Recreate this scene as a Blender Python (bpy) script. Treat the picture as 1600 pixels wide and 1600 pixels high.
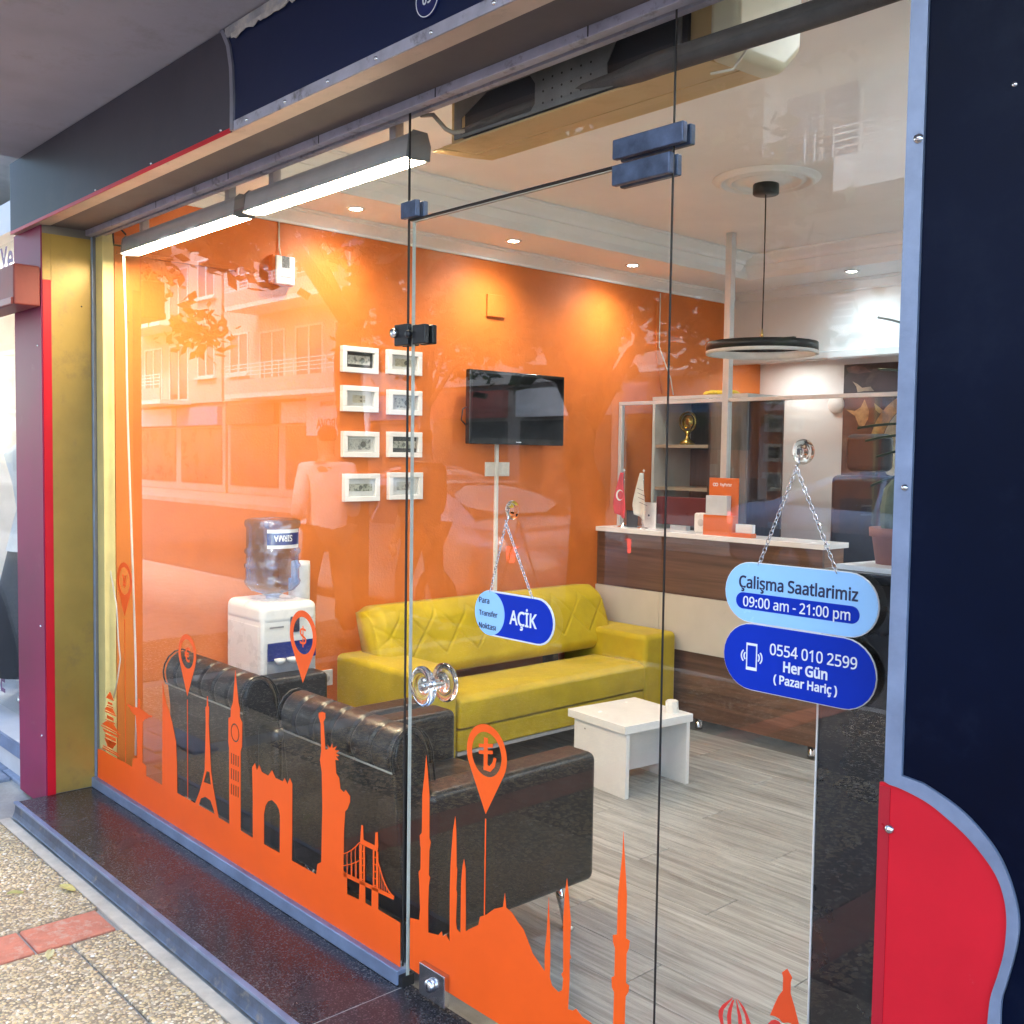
import bpy, bmesh, math, random
import numpy as np
from mathutils import Vector, Matrix
random.seed(7)
rng = np.random.default_rng(7)
PI = math.pi
for o in list(bpy.data.objects):
    bpy.data.objects.remove(o)
scene = bpy.context.scene
COL = scene.collection
# ------------------------------------------------------------------ camera
YAW, PITCH, ROLL, FPX = math.radians(42.4697), math.radians(3.12535), math.radians(-0.81721), 1615.0
CAM = np.array([2.24172, -1.68227, 1.47])
_f = np.array([-math.cos(YAW) * math.cos(PITCH), math.sin(YAW) * math.cos(PITCH), -math.sin(PITCH)])
_r = np.cross(_f, [0, 0, 1.0]); _r /= np.linalg.norm(_r)
_d = np.cross(_f, _r)
_c, _s = math.cos(ROLL), math.sin(ROLL)
RM = np.array([_c * _r + _s * _d, -_s * _r + _c * _d, _f])
def on(px, axis, val):
    """the point where the sight line of a photograph pixel meets a plane of the place"""
    d = RM.T @ np.array([(px[0] - 800) / FPX, (px[1] - 800) / FPX, 1.0])
    i = 'xyz'.index(axis)
    return CAM + (val - CAM[i]) / d[i] * d
cam = bpy.data.cameras.new('camera')
cam.sensor_width = 36.0
cam.lens = 36.0 * FPX / 1600.0
cam.clip_start = 0.05
cam.clip_end = 500
camo = bpy.data.objects.new('camera', cam)
COL.objects.link(camo)
camo.matrix_world = Matrix(((RM[0][0], -RM[1][0], -RM[2][0], CAM[0]), (RM[0][1], -RM[1][1], -RM[2][1], CAM[1]),
                            (RM[0][2], -RM[1][2], -RM[2][2], CAM[2]), (0, 0, 0, 1)))
scene.camera = camo
# ------------------------------------------------------------------ sky, sun, exposure
world = bpy.data.worlds.new('World')
scene.world = world
world.use_nodes = True
wn, wl = world.node_tree.nodes, world.node_tree.links
wn.clear()
sky = wn.new('ShaderNodeTexSky')
sky.sky_type = 'NISHITA'
sky.sun_disc = False
SUN_EL, SUN_AZ = math.radians(52), math.radians(16)   # azimuth clockwise from +y
sky.sun_elevation = SUN_EL
sky.sun_rotation = SUN_AZ
sky.air_density = 1.3
sky.dust_density = 1.0
sky.ozone_density = 4.0
bg = wn.new('ShaderNodeBackground')
bg.inputs['Strength'].default_value = 0.15
wo = wn.new('ShaderNodeOutputWorld')
wl.new(sky.outputs[0], bg.inputs[0])
wl.new(bg.outputs[0], wo.inputs[0])
sun = bpy.data.lights.new('sun', 'SUN')
sun.energy = 1.4
sun.angle = math.radians(11)
sun.color = (1.0, 0.97, 0.93)
suno = bpy.data.objects.new('sun', sun)
COL.objects.link(suno)
sdir = Vector((math.sin(SUN_AZ) * math.cos(SUN_EL), math.cos(SUN_AZ) * math.cos(SUN_EL), math.sin(SUN_EL)))
suno.rotation_euler = sdir.to_track_quat('Z', 'Y').to_euler()
suno.location = sdir * 40
vs = scene.view_settings
vs.view_transform = 'Standard'
vs.look = 'None'
vs.exposure = 3.3
vs.gamma = 1.0
vs.use_curve_mapping = False
cy = scene.cycles
cy.use_denoising = True
cy.max_bounces = 10
cy.diffuse_bounces = 4
cy.glossy_bounces = 4
cy.transmission_bounces = 8
cy.transparent_max_bounces = 24
cy.caustics_reflective = False
cy.caustics_refractive = False
cy.sample_clamp_indirect = 6.0

# ------------------------------------------------------------------ materials
MATS = {}
def nodes_of(name):
    m = bpy.data.materials.new(name)
    m.use_nodes = True
    nt = m.node_tree
    return m, nt, nt.nodes, nt.links, nt.nodes['Principled BSDF']
def inp(b, key, v):
    if key in b.inputs:
        b.inputs[key].default_value = v
def pbr(name, col, rough=0.5, metal=0.0, var=0.08, scale=6.0, bump=0.0, bscale=60.0, spec=0.5, sheen=0.0, coat=0.0, rvar=0.08, stretch=None, rand=0.0, dirt=None):
    """plain procedural surface: base colour with soft mottling, uneven gloss and fine relief"""
    if name in MATS:
        return MATS[name]
    m, nt, N, L, b = nodes_of(name)
    tc = N.new('ShaderNodeTexCoord')
    mp = N.new('ShaderNodeMapping')
    L.new(tc.outputs['Object'], mp.inputs[0])
    if stretch:
        mp.inputs['Scale'].default_value = stretch
    nz = N.new('ShaderNodeTexNoise')
    nz.inputs['Scale'].default_value = scale
    nz.inputs['Detail'].default_value = 6
    nz.inputs['Roughness'].default_value = 0.6
    L.new(mp.outputs[0], nz.inputs['Vector'])
    cr = N.new('ShaderNodeValToRGB')
    c = np.array(col[:3])
    lo, hi = np.clip(c * (1 - 2.2 * var), 0, 1), np.clip(c * (1 + 2.2 * var), 0, 1)
    cr.color_ramp.elements[0].position = 0.25
    cr.color_ramp.elements[1].position = 0.75
    cr.color_ramp.elements[0].color = (*lo, 1)
    cr.color_ramp.elements[1].color = (*hi, 1)
    L.new(nz.outputs['Fac'], cr.inputs[0])
    out = cr.outputs[0]
    if dirt:
        dn = N.new('ShaderNodeTexNoise')
        dn.inputs['Scale'].default_value = dirt[1]
        dn.inputs['Detail'].default_value = 9
        dn.inputs['Roughness'].default_value = 0.72
        L.new(tc.outputs['Object'], dn.inputs['Vector'])
        dr = N.new('ShaderNodeMapRange')
        dr.inputs[1].default_value, dr.inputs[2].default_value = dirt[2], dirt[3]
        L.new(dn.outputs['Fac'], dr.inputs[0])
        mx = N.new('ShaderNodeMix'); mx.data_type = 'RGBA'
        L.new(dr.outputs[0], mx.inputs[0])
        L.new(out, mx.inputs[6])
        mx.inputs[7].default_value = (*dirt[0], 1)
        out = mx.outputs[2]
    if rand:
        oi = N.new('ShaderNodeObjectInfo')
        mr = N.new('ShaderNodeMapRange')
        mr.inputs[3].default_value, mr.inputs[4].default_value = 1 - rand, 1 + rand
        L.new(oi.outputs['Random'], mr.inputs[0])
        hs = N.new('ShaderNodeHueSaturation')
        L.new(mr.outputs[0], hs.inputs['Value'])
        L.new(out, hs.inputs['Color'])
        out = hs.outputs[0]
    L.new(out, b.inputs['Base Color'])
    rr = N.new('ShaderNodeMapRange')
    rr.inputs[3].default_value, rr.inputs[4].default_value = max(0.02, rough - rvar), min(1, rough + rvar)
    L.new(nz.outputs['Fac'], rr.inputs[0])
    L.new(rr.outputs[0], b.inputs['Roughness'])
    b.inputs['Metallic'].default_value = metal
    inp(b, 'Specular IOR Level', spec)
    inp(b, 'Sheen Weight', sheen)
    inp(b, 'Coat Weight', coat)
    inp(b, 'Coat Roughness', 0.08)
    if bump:
        bn = N.new('ShaderNodeTexNoise')
        bn.inputs['Scale'].default_value = bscale
        bn.inputs['Detail'].default_value = 5
        L.new(mp.outputs[0], bn.inputs['Vector'])
        bp = N.new('ShaderNodeBump')
        bp.inputs['Strength'].default_value = bump
        bp.inputs['Distance'].default_value = 0.01
        L.new(bn.outputs['Fac'], bp.inputs['Height'])
        L.new(bp.outputs[0], b.inputs['Normal'])
    MATS[name] = m
    return m
def emit(name, col, strength):
    if name in MATS:
        return MATS[name]
    m, nt, N, L, b = nodes_of(name)
    b.inputs['Base Color'].default_value = (0.8, 0.8, 0.8, 1)
    b.inputs['Emission Color'].default_value = (*col, 1)
    b.inputs['Emission Strength'].default_value = strength
    MATS[name] = m
    return m
def glass_mat(name, tint=(1, 1, 1), f0=0.04, rough=0.0, dusty=0.0, gain=1.0):
    """pane: clear body with Schlick reflection on each face, streaked by a little dust"""
    if name in MATS:
        return MATS[name]
    m = bpy.data.materials.new(name)
    m.use_nodes = True
    N, L = m.node_tree.nodes, m.node_tree.links
    N.clear()
    geo = N.new('ShaderNodeNewGeometry')
    dot = N.new('ShaderNodeVectorMath'); dot.operation = 'DOT_PRODUCT'
    L.new(geo.outputs['Incoming'], dot.inputs[0]); L.new(geo.outputs['Normal'], dot.inputs[1])
    ab = N.new('ShaderNodeMath'); ab.operation = 'ABSOLUTE'
    L.new(dot.outputs['Value'], ab.inputs[0])
    om = N.new('ShaderNodeMath'); om.operation = 'SUBTRACT'; om.inputs[0].default_value = 1; om.use_clamp = True
    L.new(ab.outputs[0], om.inputs[1])
    pw = N.new('ShaderNodeMath'); pw.operation = 'POWER'; pw.inputs[1].default_value = 5
    L.new(om.outputs[0], pw.inputs[0])
    ma = N.new('ShaderNodeMath'); ma.operation = 'MULTIPLY_ADD'
    ma.inputs[1].default_value, ma.inputs[2].default_value = gain * (1 - f0), f0
    ma.use_clamp = True
    L.new(pw.outputs[0], ma.inputs[0])
    tr = N.new('ShaderNodeBsdfTransparent'); tr.inputs[0].default_value = (*tint, 1)
    gl = N.new('ShaderNodeBsdfGlossy'); gl.inputs['Roughness'].default_value = rough
    mx = N.new('ShaderNodeMixShader')
    L.new(ma.outputs[0], mx.inputs[0]); L.new(tr.outputs[0], mx.inputs[1]); L.new(gl.outputs[0], mx.inputs[2])
    out = N.new('ShaderNodeOutputMaterial')
    last = mx.outputs[0]
    if dusty:
        tc = N.new('ShaderNodeTexCoord')
        mp = N.new('ShaderNodeMapping'); mp.inputs['Scale'].default_value = (3, 3, 0.8)
        L.new(tc.outputs['Object'], mp.inputs[0])
        nz = N.new('ShaderNodeTexNoise'); nz.inputs['Scale'].default_value = 5; nz.inputs['Detail'].default_value = 8
        L.new(mp.outputs[0], nz.inputs['Vector'])
        mr = N.new('ShaderNodeMapRange'); mr.inputs[1].default_value = 0.5; mr.inputs[2].default_value = 0.8
        mr.inputs[3].default_value = 0.0; mr.inputs[4].default_value = dusty
        L.new(nz.outputs['Fac'], mr.inputs[0])
        df = N.new('ShaderNodeBsdfDiffuse'); df.inputs[0].default_value = (0.7, 0.7, 0.72, 1)
        m2 = N.new('ShaderNodeMixShader')
        L.new(mr.outputs[0], m2.inputs[0]); L.new(last, m2.inputs[1]); L.new(df.outputs[0], m2.inputs[2])
        last = m2.outputs[0]
    L.new(last, out.inputs[0])
    MATS[name] = m
    return m
def wood(name, c1, c2, axis='x', rough=0.4, scale=1.0, rand=0.0, contrast=1.0, bump=0.05):
    """streaky wood grain along one axis"""
    if name in MATS:
        return MATS[name]
    m, nt, N, L, b = nodes_of(name)
    tc = N.new('ShaderNodeTexCoord')
    mp = N.new('ShaderNodeMapping')
    sc = {'x': (0.8, 14, 14), 'y': (14, 0.8, 14), 'z': (14, 14, 0.8)}[axis]
    mp.inputs['Scale'].default_value = [k * scale for k in sc]
    src = tc.outputs['Object']
    if rand:
        oi = N.new('ShaderNodeObjectInfo')
        vm = N.new('ShaderNodeVectorMath'); vm.operation = 'SCALE'
        vm.inputs[0].default_value = (13.1, 7.7, 5.3)
        L.new(oi.outputs['Random'], vm.inputs['Scale'])
        ad = N.new('ShaderNodeVectorMath'); ad.operation = 'ADD'
        L.new(tc.outputs['Object'], ad.inputs[0]); L.new(vm.outputs[0], ad.inputs[1])
        src = ad.outputs[0]
    L.new(src, mp.inputs[0])
    n1 = N.new('ShaderNodeTexNoise'); n1.inputs['Scale'].default_value = 1.6; n1.inputs['Detail'].default_value = 9
    n1.inputs['Roughness'].default_value = 0.62; n1.inputs['Distortion'].default_value = 1.4
    L.new(mp.outputs[0], n1.inputs['Vector'])
    n2 = N.new('ShaderNodeTexNoise'); n2.inputs['Scale'].default_value = 9; n2.inputs['Detail'].default_value = 5
    L.new(mp.outputs[0], n2.inputs['Vector'])
    mxv = N.new('ShaderNodeMath'); mxv.operation = 'MULTIPLY_ADD'; mxv.inputs[1].default_value = 0.3
    L.new(n2.outputs['Fac'], mxv.inputs[0]); L.new(n1.outputs['Fac'], mxv.inputs[2])
    cr = N.new('ShaderNodeValToRGB')
    cr.color_ramp.elements[0].position = 0.65 - 0.27 / contrast
    cr.color_ramp.elements[1].position = 0.65 + 0.2 / contrast
    cr.color_ramp.elements[0].color = (*c1, 1); cr.color_ramp.elements[1].color = (*c2, 1)
    L.new(mxv.outputs[0], cr.inputs[0])
    out = cr.outputs[0]
    if rand:
        mr = N.new('ShaderNodeMapRange'); mr.inputs[3].default_value = 1 - rand; mr.inputs[4].default_value = 1 + rand
        L.new(oi.outputs['Random'], mr.inputs[0])
        hs = N.new('ShaderNodeHueSaturation')
        L.new(mr.outputs[0], hs.inputs['Value']); L.new(out, hs.inputs['Color'])
        out = hs.outputs[0]
    L.new(out, b.inputs['Base Color'])
    b.inputs['Roughness'].default_value = rough
    bp = N.new('ShaderNodeBump'); bp.inputs['Strength'].default_value = bump; bp.inputs['Distance'].default_value = 0.004
    L.new(mxv.outputs[0], bp.inputs['Height']); L.new(bp.outputs[0], b.inputs['Normal'])
    MATS[name] = m
    return m
def speckle(name, base, c_a, c_b, scale, rough, bump=0.0, fine=90.0):
    """stone with grains of several colours (granite, exposed aggregate)"""
    if name in MATS:
        return MATS[name]
    m, nt, N, L, b = nodes_of(name)
    tc = N.new('ShaderNodeTexCoord')
    vo = N.new('ShaderNodeTexVoronoi'); vo.inputs['Scale'].default_value = scale
    L.new(tc.outputs['Object'], vo.inputs['Vector'])
    sep = N.new('ShaderNodeSeparateColor'); L.new(vo.outputs['Color'], sep.inputs[0])
    cr = N.new('ShaderNodeValToRGB'); cr.color_ramp.interpolation = 'LINEAR'
    e = cr.color_ramp.elements
    e[0].position = 0.0; e[0].color = (*base, 1)
    e[1].position = 1.0; e[1].color = (*c_b, 1)
    k = e.new(0.55); k.color = (*base, 1)
    k = e.new(0.8); k.color = (*c_a, 1)
    L.new(sep.outputs[0], cr.inputs[0])
    nz = N.new('ShaderNodeTexNoise'); nz.inputs['Scale'].default_value = 2.3; nz.inputs['Detail'].default_value = 8
    L.new(tc.outputs['Object'], nz.inputs['Vector'])
    mr = N.new('ShaderNodeMapRange'); mr.inputs[1].default_value = 0.3; mr.inputs[2].default_value = 0.7
    mr.inputs[3].default_value = 0.72; mr.inputs[4].default_value = 1.25
    L.new(nz.outputs['Fac'], mr.inputs[0])
    hs = N.new('ShaderNodeHueSaturation'); L.new(mr.outputs[0], hs.inputs['Value']); L.new(cr.outputs[0], hs.inputs['Color'])
    L.new(hs.outputs[0], b.inputs['Base Color'])
    rr = N.new('ShaderNodeMapRange'); rr.inputs[3].default_value = max(0.03, rough - 0.12); rr.inputs[4].default_value = min(1, rough + 0.12)
    L.new(nz.outputs['Fac'], rr.inputs[0]); L.new(rr.outputs[0], b.inputs['Roughness'])
    if bump:
        bp = N.new('ShaderNodeBump'); bp.inputs['Strength'].default_value = bump; bp.inputs['Distance'].default_value = 0.006
        inv = N.new('ShaderNodeMath'); inv.operation = 'SUBTRACT'; inv.inputs[0].default_value = 1
        L.new(vo.outputs['Distance'], inv.inputs[1])
        L.new(inv.outputs[0], bp.inputs['Height']); L.new(bp.outputs[0], b.inputs['Normal'])
    MATS[name] = m
    return m

# ------------------------------------------------------------------ mesh helpers
def link(o, parent=None):
    COL.objects.link(o)
    if parent is not None:
        o.parent = parent
        o.matrix_parent_inverse = parent_matrix(parent).inverted()
    return o
def parent_matrix(p):
    m = Matrix.LocRotScale(p.location, p.rotation_euler, p.scale)
    if p.parent:
        m = parent_matrix(p.parent) @ p.matrix_parent_inverse @ m
    return m
def tag(o, label, cat, group=None):
    o['label'] = label; o['category'] = cat
    if group: o['group'] = group
    return o
def thing(name, label, cat, loc=(0, 0, 0), group=None):
    o = bpy.data.objects.new(name, None)
    o.empty_display_size = 0.1
    o.location = loc
    COL.objects.link(o)
    return tag(o, label, cat, group)
def obj(name, bm, mat, parent=None, smooth=False, bevel=0.0, seg=2):
    me = bpy.data.meshes.new(name)
    bmesh.ops.recalc_face_normals(bm, faces=bm.faces)
    bm.to_mesh(me); bm.free()
    o = bpy.data.objects.new(name, me)
    if mat is not None: me.materials.append(mat)
    if smooth:
        for p in me.polygons: p.use_smooth = True
    link(o, parent)
    if bevel:
        md = o.modifiers.new('bevel', 'BEVEL'); md.width = bevel; md.segments = seg
        md.limit_method = 'ANGLE'; md.angle_limit = math.radians(40)
        if seg > 1:
            for p in me.polygons: p.use_smooth = True
            md.harden_normals = True
    return o
def B():
    return bmesh.new()
def add_box(bm, x0, x1, y0, y1, z0, z1):
    v = [bm.verts.new(p) for p in ((x0, y0, z0), (x1, y0, z0), (x1, y1, z0), (x0, y1, z0), (x0, y0, z1), (x1, y0, z1), (x1, y1, z1), (x0, y1, z1))]
    for f in ((0, 3, 2, 1), (4, 5, 6, 7), (0, 1, 5, 4), (1, 2, 6, 5), (2, 3, 7, 6), (3, 0, 4, 7)):
        bm.faces.new([v[i] for i in f])
    return bm
def box(name, x0, x1, y0, y1, z0, z1, mat, parent=None, bevel=0.0, seg=2):
    return obj(name, add_box(B(), x0, x1, y0, y1, z0, z1), mat, parent, bevel=bevel, seg=seg)
def add_prism(bm, pts, axis, a, b):
    """extrude a 2-D outline along an axis: 'x' uses (y,z), 'y' uses (x,z), 'z' uses (x,y)"""
    def P(p, t):
        return {'x': (t, p[0], p[1]), 'y': (p[0], t, p[1]), 'z': (p[0], p[1], t)}[axis]
    A = [bm.verts.new(P(p, a)) for p in pts]
    C = [bm.verts.new(P(p, b)) for p in pts]
    n = len(pts)
    bm.faces.new(A); bm.faces.new(C[::-1])
    for i in range(n):
        bm.faces.new((A[i], A[(i + 1) % n], C[(i + 1) % n], C[i]))
    return bm
def prism(name, pts, axis, a, b, mat, parent=None, bevel=0.0, seg=2, smooth=False):
    return obj(name, add_prism(B(), pts, axis, a, b), mat, parent, bevel=bevel, seg=seg, smooth=smooth)
def frame_of(d):
    d = d.normalized()
    u = d.cross(Vector((0, 0, 1)))
    if u.length < 1e-3: u = d.cross(Vector((1, 0, 0)))
    u.normalize()
    return u, d.cross(u).normalized()
def add_tube(bm, pts, r, n=8, cap=True):
    pts = [Vector(p) for p in pts]
    rs = r if isinstance(r, (list, tuple)) else [r] * len(pts)
    rings = []
    u = None
    for i, p in enumerate(pts):
        d = (pts[min(i + 1, len(pts) - 1)] - pts[max(i - 1, 0)])
        if u is None:
            u, w = frame_of(d)
        else:
            dn = d.normalized()
            u = (u - dn * u.dot(dn)).normalized()
            w = dn.cross(u)
        rings.append([bm.verts.new(p + (u * math.cos(2 * PI * k / n) + w * math.sin(2 * PI * k / n)) * rs[i]) for k in range(n)])
    for a, c in zip(rings, rings[1:]):
        for k in range(n):
            bm.faces.new((a[k], a[(k + 1) % n], c[(k + 1) % n], c[k]))
    if cap:
        bm.faces.new(rings[0][::-1]); bm.faces.new(rings[-1])
    return bm
def tube(name, pts, r, mat, parent=None, n=8):
    return obj(name, add_tube(B(), pts, r, n), mat, parent, smooth=True)
def add_lathe(bm, prof, c, axis='z', n=24, cap=True):
    rings = []
    for r, h in prof:
        ring = []
        for k in range(n):
            a = 2 * PI * k / n
            p = {'z': (r * math.cos(a), r * math.sin(a), h), 'y': (r * math.cos(a), h, r * math.sin(a)), 'x': (h, r * math.cos(a), r * math.sin(a))}[axis]
            ring.append(bm.verts.new((c[0] + p[0], c[1] + p[1], c[2] + p[2])))
        rings.append(ring)
    for a, b in zip(rings, rings[1:]):
        for k in range(n):
            bm.faces.new((a[k], a[(k + 1) % n], b[(k + 1) % n], b[k]))
    if cap:
        bm.faces.new(rings[0][::-1]); bm.faces.new(rings[-1])
    return bm
def lathe(name, prof, c, mat, parent=None, axis='z', n=24, smooth=True, cap=True):
    return obj(name, add_lathe(B(), prof, c, axis, n, cap), mat, parent, smooth=smooth)
def add_grid(bm, fn, nu, nv):
    V = [[bm.verts.new(fn(i / nu, j / nv)) for j in range(nv + 1)] for i in range(nu + 1)]
    for i in range(nu):
        for j in range(nv):
            bm.faces.new((V[i][j], V[i + 1][j], V[i + 1][j + 1], V[i][j + 1]))
    return V
def bezel_ring(bm, x0, x1, z0, z1, w, y0, y1):
    add_box(bm, x0, x1, y0, y1, z0, z0 + w); add_box(bm, x0, x1, y0, y1, z1 - w, z1)
    add_box(bm, x0, x0 + w, y0, y1, z0 + w, z1 - w); add_box(bm, x1 - w, x1, y0, y1, z0 + w, z1 - w)
def flat(name, loops, y, thick, mat, parent=None, plane='y'):
    """a thin sheet cut to outline(s) given in (x, z) (or (y, z) for plane x); inner loops become holes"""
    cu = bpy.data.curves.new(name, 'CURVE')
    cu.dimensions = '2D'; cu.fill_mode = 'BOTH'; cu.extrude = thick / 2
    for lp in loops:
        sp = cu.splines.new('POLY'); sp.points.add(len(lp) - 1)
        for p, q in zip(sp.points, lp): p.co = (q[0], q[1], 0, 1)
        sp.use_cyclic_u = True
    return from_curve(name, cu, mat, parent, Matrix.Translation((0, y, 0)) @ Matrix.Rotation(PI / 2, 4, 'X') if plane == 'y' else Matrix.Translation((y, 0, 0)) @ Matrix(((0, 0, 1, 0), (1, 0, 0, 0), (0, 1, 0, 0), (0, 0, 0, 1))))
def from_curve(name, cu, mat, parent, mw):
    t = bpy.data.objects.new('tmp', cu)
    COL.objects.link(t)
    dg = bpy.context.evaluated_depsgraph_get()
    me = bpy.data.meshes.new_from_object(t.evaluated_get(dg))
    bpy.data.objects.remove(t)
    me.materials.clear()
    if mat is not None: me.materials.append(mat)
    me.transform(mw)
    me.name = name
    return link(bpy.data.objects.new(name, me), parent)
try:
    SANS = bpy.data.fonts.load(bpy.utils.system_resource('DATAFILES', path='fonts') + '/NotoSansHebrew-Regular.woff2')
except Exception:
    SANS = None
def text(name, body, size, pos, mat, parent=None, face='-y', bold=0.0, align='LEFT', width=1.0, thick=0.0008, spin=0.0, fit=None, tall=1.0):
    cu = bpy.data.curves.new(name, 'FONT')
    if SANS: cu.font = SANS
    cu.body = body; cu.size = size; cu.align_x = align; cu.align_y = 'CENTER'
    cu.extrude = thick / 2; cu.resolution_u = 3; cu.offset = bold * size
    R_ = {'-y': Matrix.Rotation(PI / 2, 4, 'X'), '+x': Matrix(((0, 0, 1, 0), (1, 0, 0, 0), (0, 1, 0, 0), (0, 0, 0, 1))),
          '+y': Matrix.Rotation(PI, 4, 'Z') @ Matrix.Rotation(PI / 2, 4, 'X')}[face]
    o = from_curve(name, cu, mat, None, Matrix.Diagonal((width, 1, 1, 1)))
    if fit:        # scale the line to its measured width
        xs_ = [v.co.x for v in o.data.vertices]; s_ = fit / (max(xs_) - min(xs_))
        off = {'LEFT': min(xs_), 'CENTER': (min(xs_) + max(xs_)) / 2, 'RIGHT': max(xs_)}[align]
        o.data.transform(Matrix.Diagonal((s_, s_ * tall, 1, 1)) @ Matrix.Translation((-off, 0, 0)))
    o.data.transform(Matrix.Translation(pos) @ R_ @ Matrix.Rotation(spin, 4, 'Z'))
    if parent is not None:
        o.parent = parent; o.matrix_parent_inverse = parent_matrix(parent).inverted()
    return o
def smooth_line(pts, n=6):
    """Catmull-Rom through the points"""
    P = [np.array(p, float) for p in pts]; P = [2 * P[0] - P[1]] + P + [2 * P[-1] - P[-2]]
    out = []
    for i in range(1, len(P) - 2):
        for k in range(n):
            t = k / n
            out.append(tuple(0.5 * (2 * P[i] + (P[i + 1] - P[i - 1]) * t + (2 * P[i - 1] - 5 * P[i] + 4 * P[i + 1] - P[i + 2]) * t ** 2 + (3 * P[i] - 3 * P[i + 1] + P[i + 2] - P[i - 1]) * t ** 3)))
    return out + [tuple(P[-2])]
def pill(x0, x1, z0, z1, n=14):
    r = (z1 - z0) / 2; zc = (z0 + z1) / 2
    pts = [(x1 - r + r * math.sin(PI * k / n), zc + r * math.cos(PI * k / n)) for k in range(n + 1)]
    pts += [(x0 + r - r * math.sin(PI * k / n), zc - r * math.cos(PI * k / n)) for k in range(n + 1)]
    return pts
def disc(cx, cz, r, n=32, a0=0.0):
    return [(cx + r * math.cos(a0 + 2 * PI * k / n), cz + r * math.sin(a0 + 2 * PI * k / n)) for k in range(n)]
def structure(o):
    o['kind'] = 'structure'
    return o
def G(px, y=-0.0):
    p = on(px, 'y', y)
    return (float(p[0]), float(p[2]))
def dup_tree(root, **kw):
    """copy a thing with its parts and sub-parts"""
    def cp(o, par):
        c = o.copy(); COL.objects.link(c)
        if par is not None: c.parent = par; c.matrix_parent_inverse = o.matrix_parent_inverse.copy()
        for ch in o.children: cp(ch, c)
        return c
    return cp(root, None)

# ------------------------------------------------------------------ palette
alu = pbr('brushed_aluminium', (0.215, 0.265, 0.385), 0.38, 0.35, 0.12, 9, 0.05, 120)
alu_dull = pbr('dull_aluminium', (0.42, 0.41, 0.50), 0.5, 0.3, 0.10, 12, 0.08, 90, dirt=((0.10, 0.08, 0.07), 14, 0.55, 0.72))
steel = pbr('polished_steel', (0.62, 0.62, 0.64), 0.16, 1.0, 0.04, 8)
chrome = pbr('chrome', (0.75, 0.75, 0.76), 0.06, 1.0, 0.02, 6)
black_metal = pbr('black_metal', (0.015, 0.016, 0.02), 0.35, 0.2, 0.1, 20, 0.05, 90)
black_rubber = pbr('black_gasket', (0.012, 0.011, 0.012), 0.55, 0, 0.1, 30)
white_paint = pbr('white_wall_paint', (0.80, 0.80, 0.79), 0.7, 0, 0.03, 3, 0.06, 140)
ceil_paint = pbr('ceiling_paint', (0.80, 0.82, 0.83), 0.75, 0, 0.03, 2, 0.05, 140)
white_gloss = pbr('white_gloss_plastic', (0.78, 0.77, 0.74), 0.28, 0, 0.03, 8)
white_lam = pbr('white_laminate', (0.80, 0.80, 0.81), 0.25, 0, 0.02, 8)
orange_wall = pbr('orange_wall_paint', (0.70, 0.18, 0.028), 0.46, 0, 0.07, 2.6, 0.10, 90, dirt=((0.62, 0.15, 0.022), 3, 0.55, 0.75))
vinyl = pbr('orange_vinyl', (0.95, 0.112, 0.012), 0.42, 0, 0.03, 4, spec=0.3)
pane = glass_mat('window_glass', (0.98, 0.99, 0.985), 0.050, 0.0, dusty=0.008, gain=1.8)
pane_body = glass_mat('window_glass_body', (0.995, 1.0, 0.997), 0.0, 0.0, gain=0.0)
clear, _nt, _N, _L, _b = nodes_of('clear_acrylic')
_b.inputs['Base Color'].default_value = (0.97, 0.98, 0.98, 1); _b.inputs['Roughness'].default_value = 0.03; _b.inputs['IOR'].default_value = 1.49
inp(_b, 'Transmission Weight', 1.0)

# ================================================================== THE SETTING
XL, YB, ZC = -2.185, 4.83, 2.765      # orange wall, far wall, ceiling
XR = 1.80                             # right wall of the shop
PAVE = -0.06
FL = -0.10                            # shop floor, a step down behind the granite sill
# ---- pavement with aggregate slabs and a brick band
pave_base = structure(box('pavement', -40, 40, -4.2, 0.30, -0.30, PAVE - 0.012, pbr('pavement_mortar', (0.36, 0.32, 0.27), 0.9, 0, 0.12, 8, 0.3, 60)))
aggregate = speckle('exposed_aggregate', (0.30, 0.225, 0.14), (0.54, 0.42, 0.27), (0.74, 0.62, 0.45), 75, 0.8, 0.7)
mortar = pbr('smooth_mortar', (0.58, 0.48, 0.37), 0.85, 0, 0.12, 9, 0.25, 60)
brick_m = pbr('red_paving_brick', (0.50, 0.17, 0.10), 0.85, 0, 0.10, 16, 0.3, 80, rand=0.12, dirt=((0.50, 0.38, 0.28), 22, 0.52, 0.74))
SLAB_Z = PAVE - 0.004
darkened = speckle('darkened_aggregate', (0.055, 0.040, 0.026), (0.20, 0.15, 0.10), (0.62, 0.52, 0.40), 70, 0.8, 0.7)  # aggregate colour darkened away from the glass so its reflection reads dim
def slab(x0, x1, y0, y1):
    return box('slab', x0, x1, y0, y1, PAVE - 0.03, SLAB_Z, aggregate if (y0 + y1) / 2 > -1.0 else darkened, pave_base, bevel=0.003, seg=1)
band0, band1 = -1.172, -0.985
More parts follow.
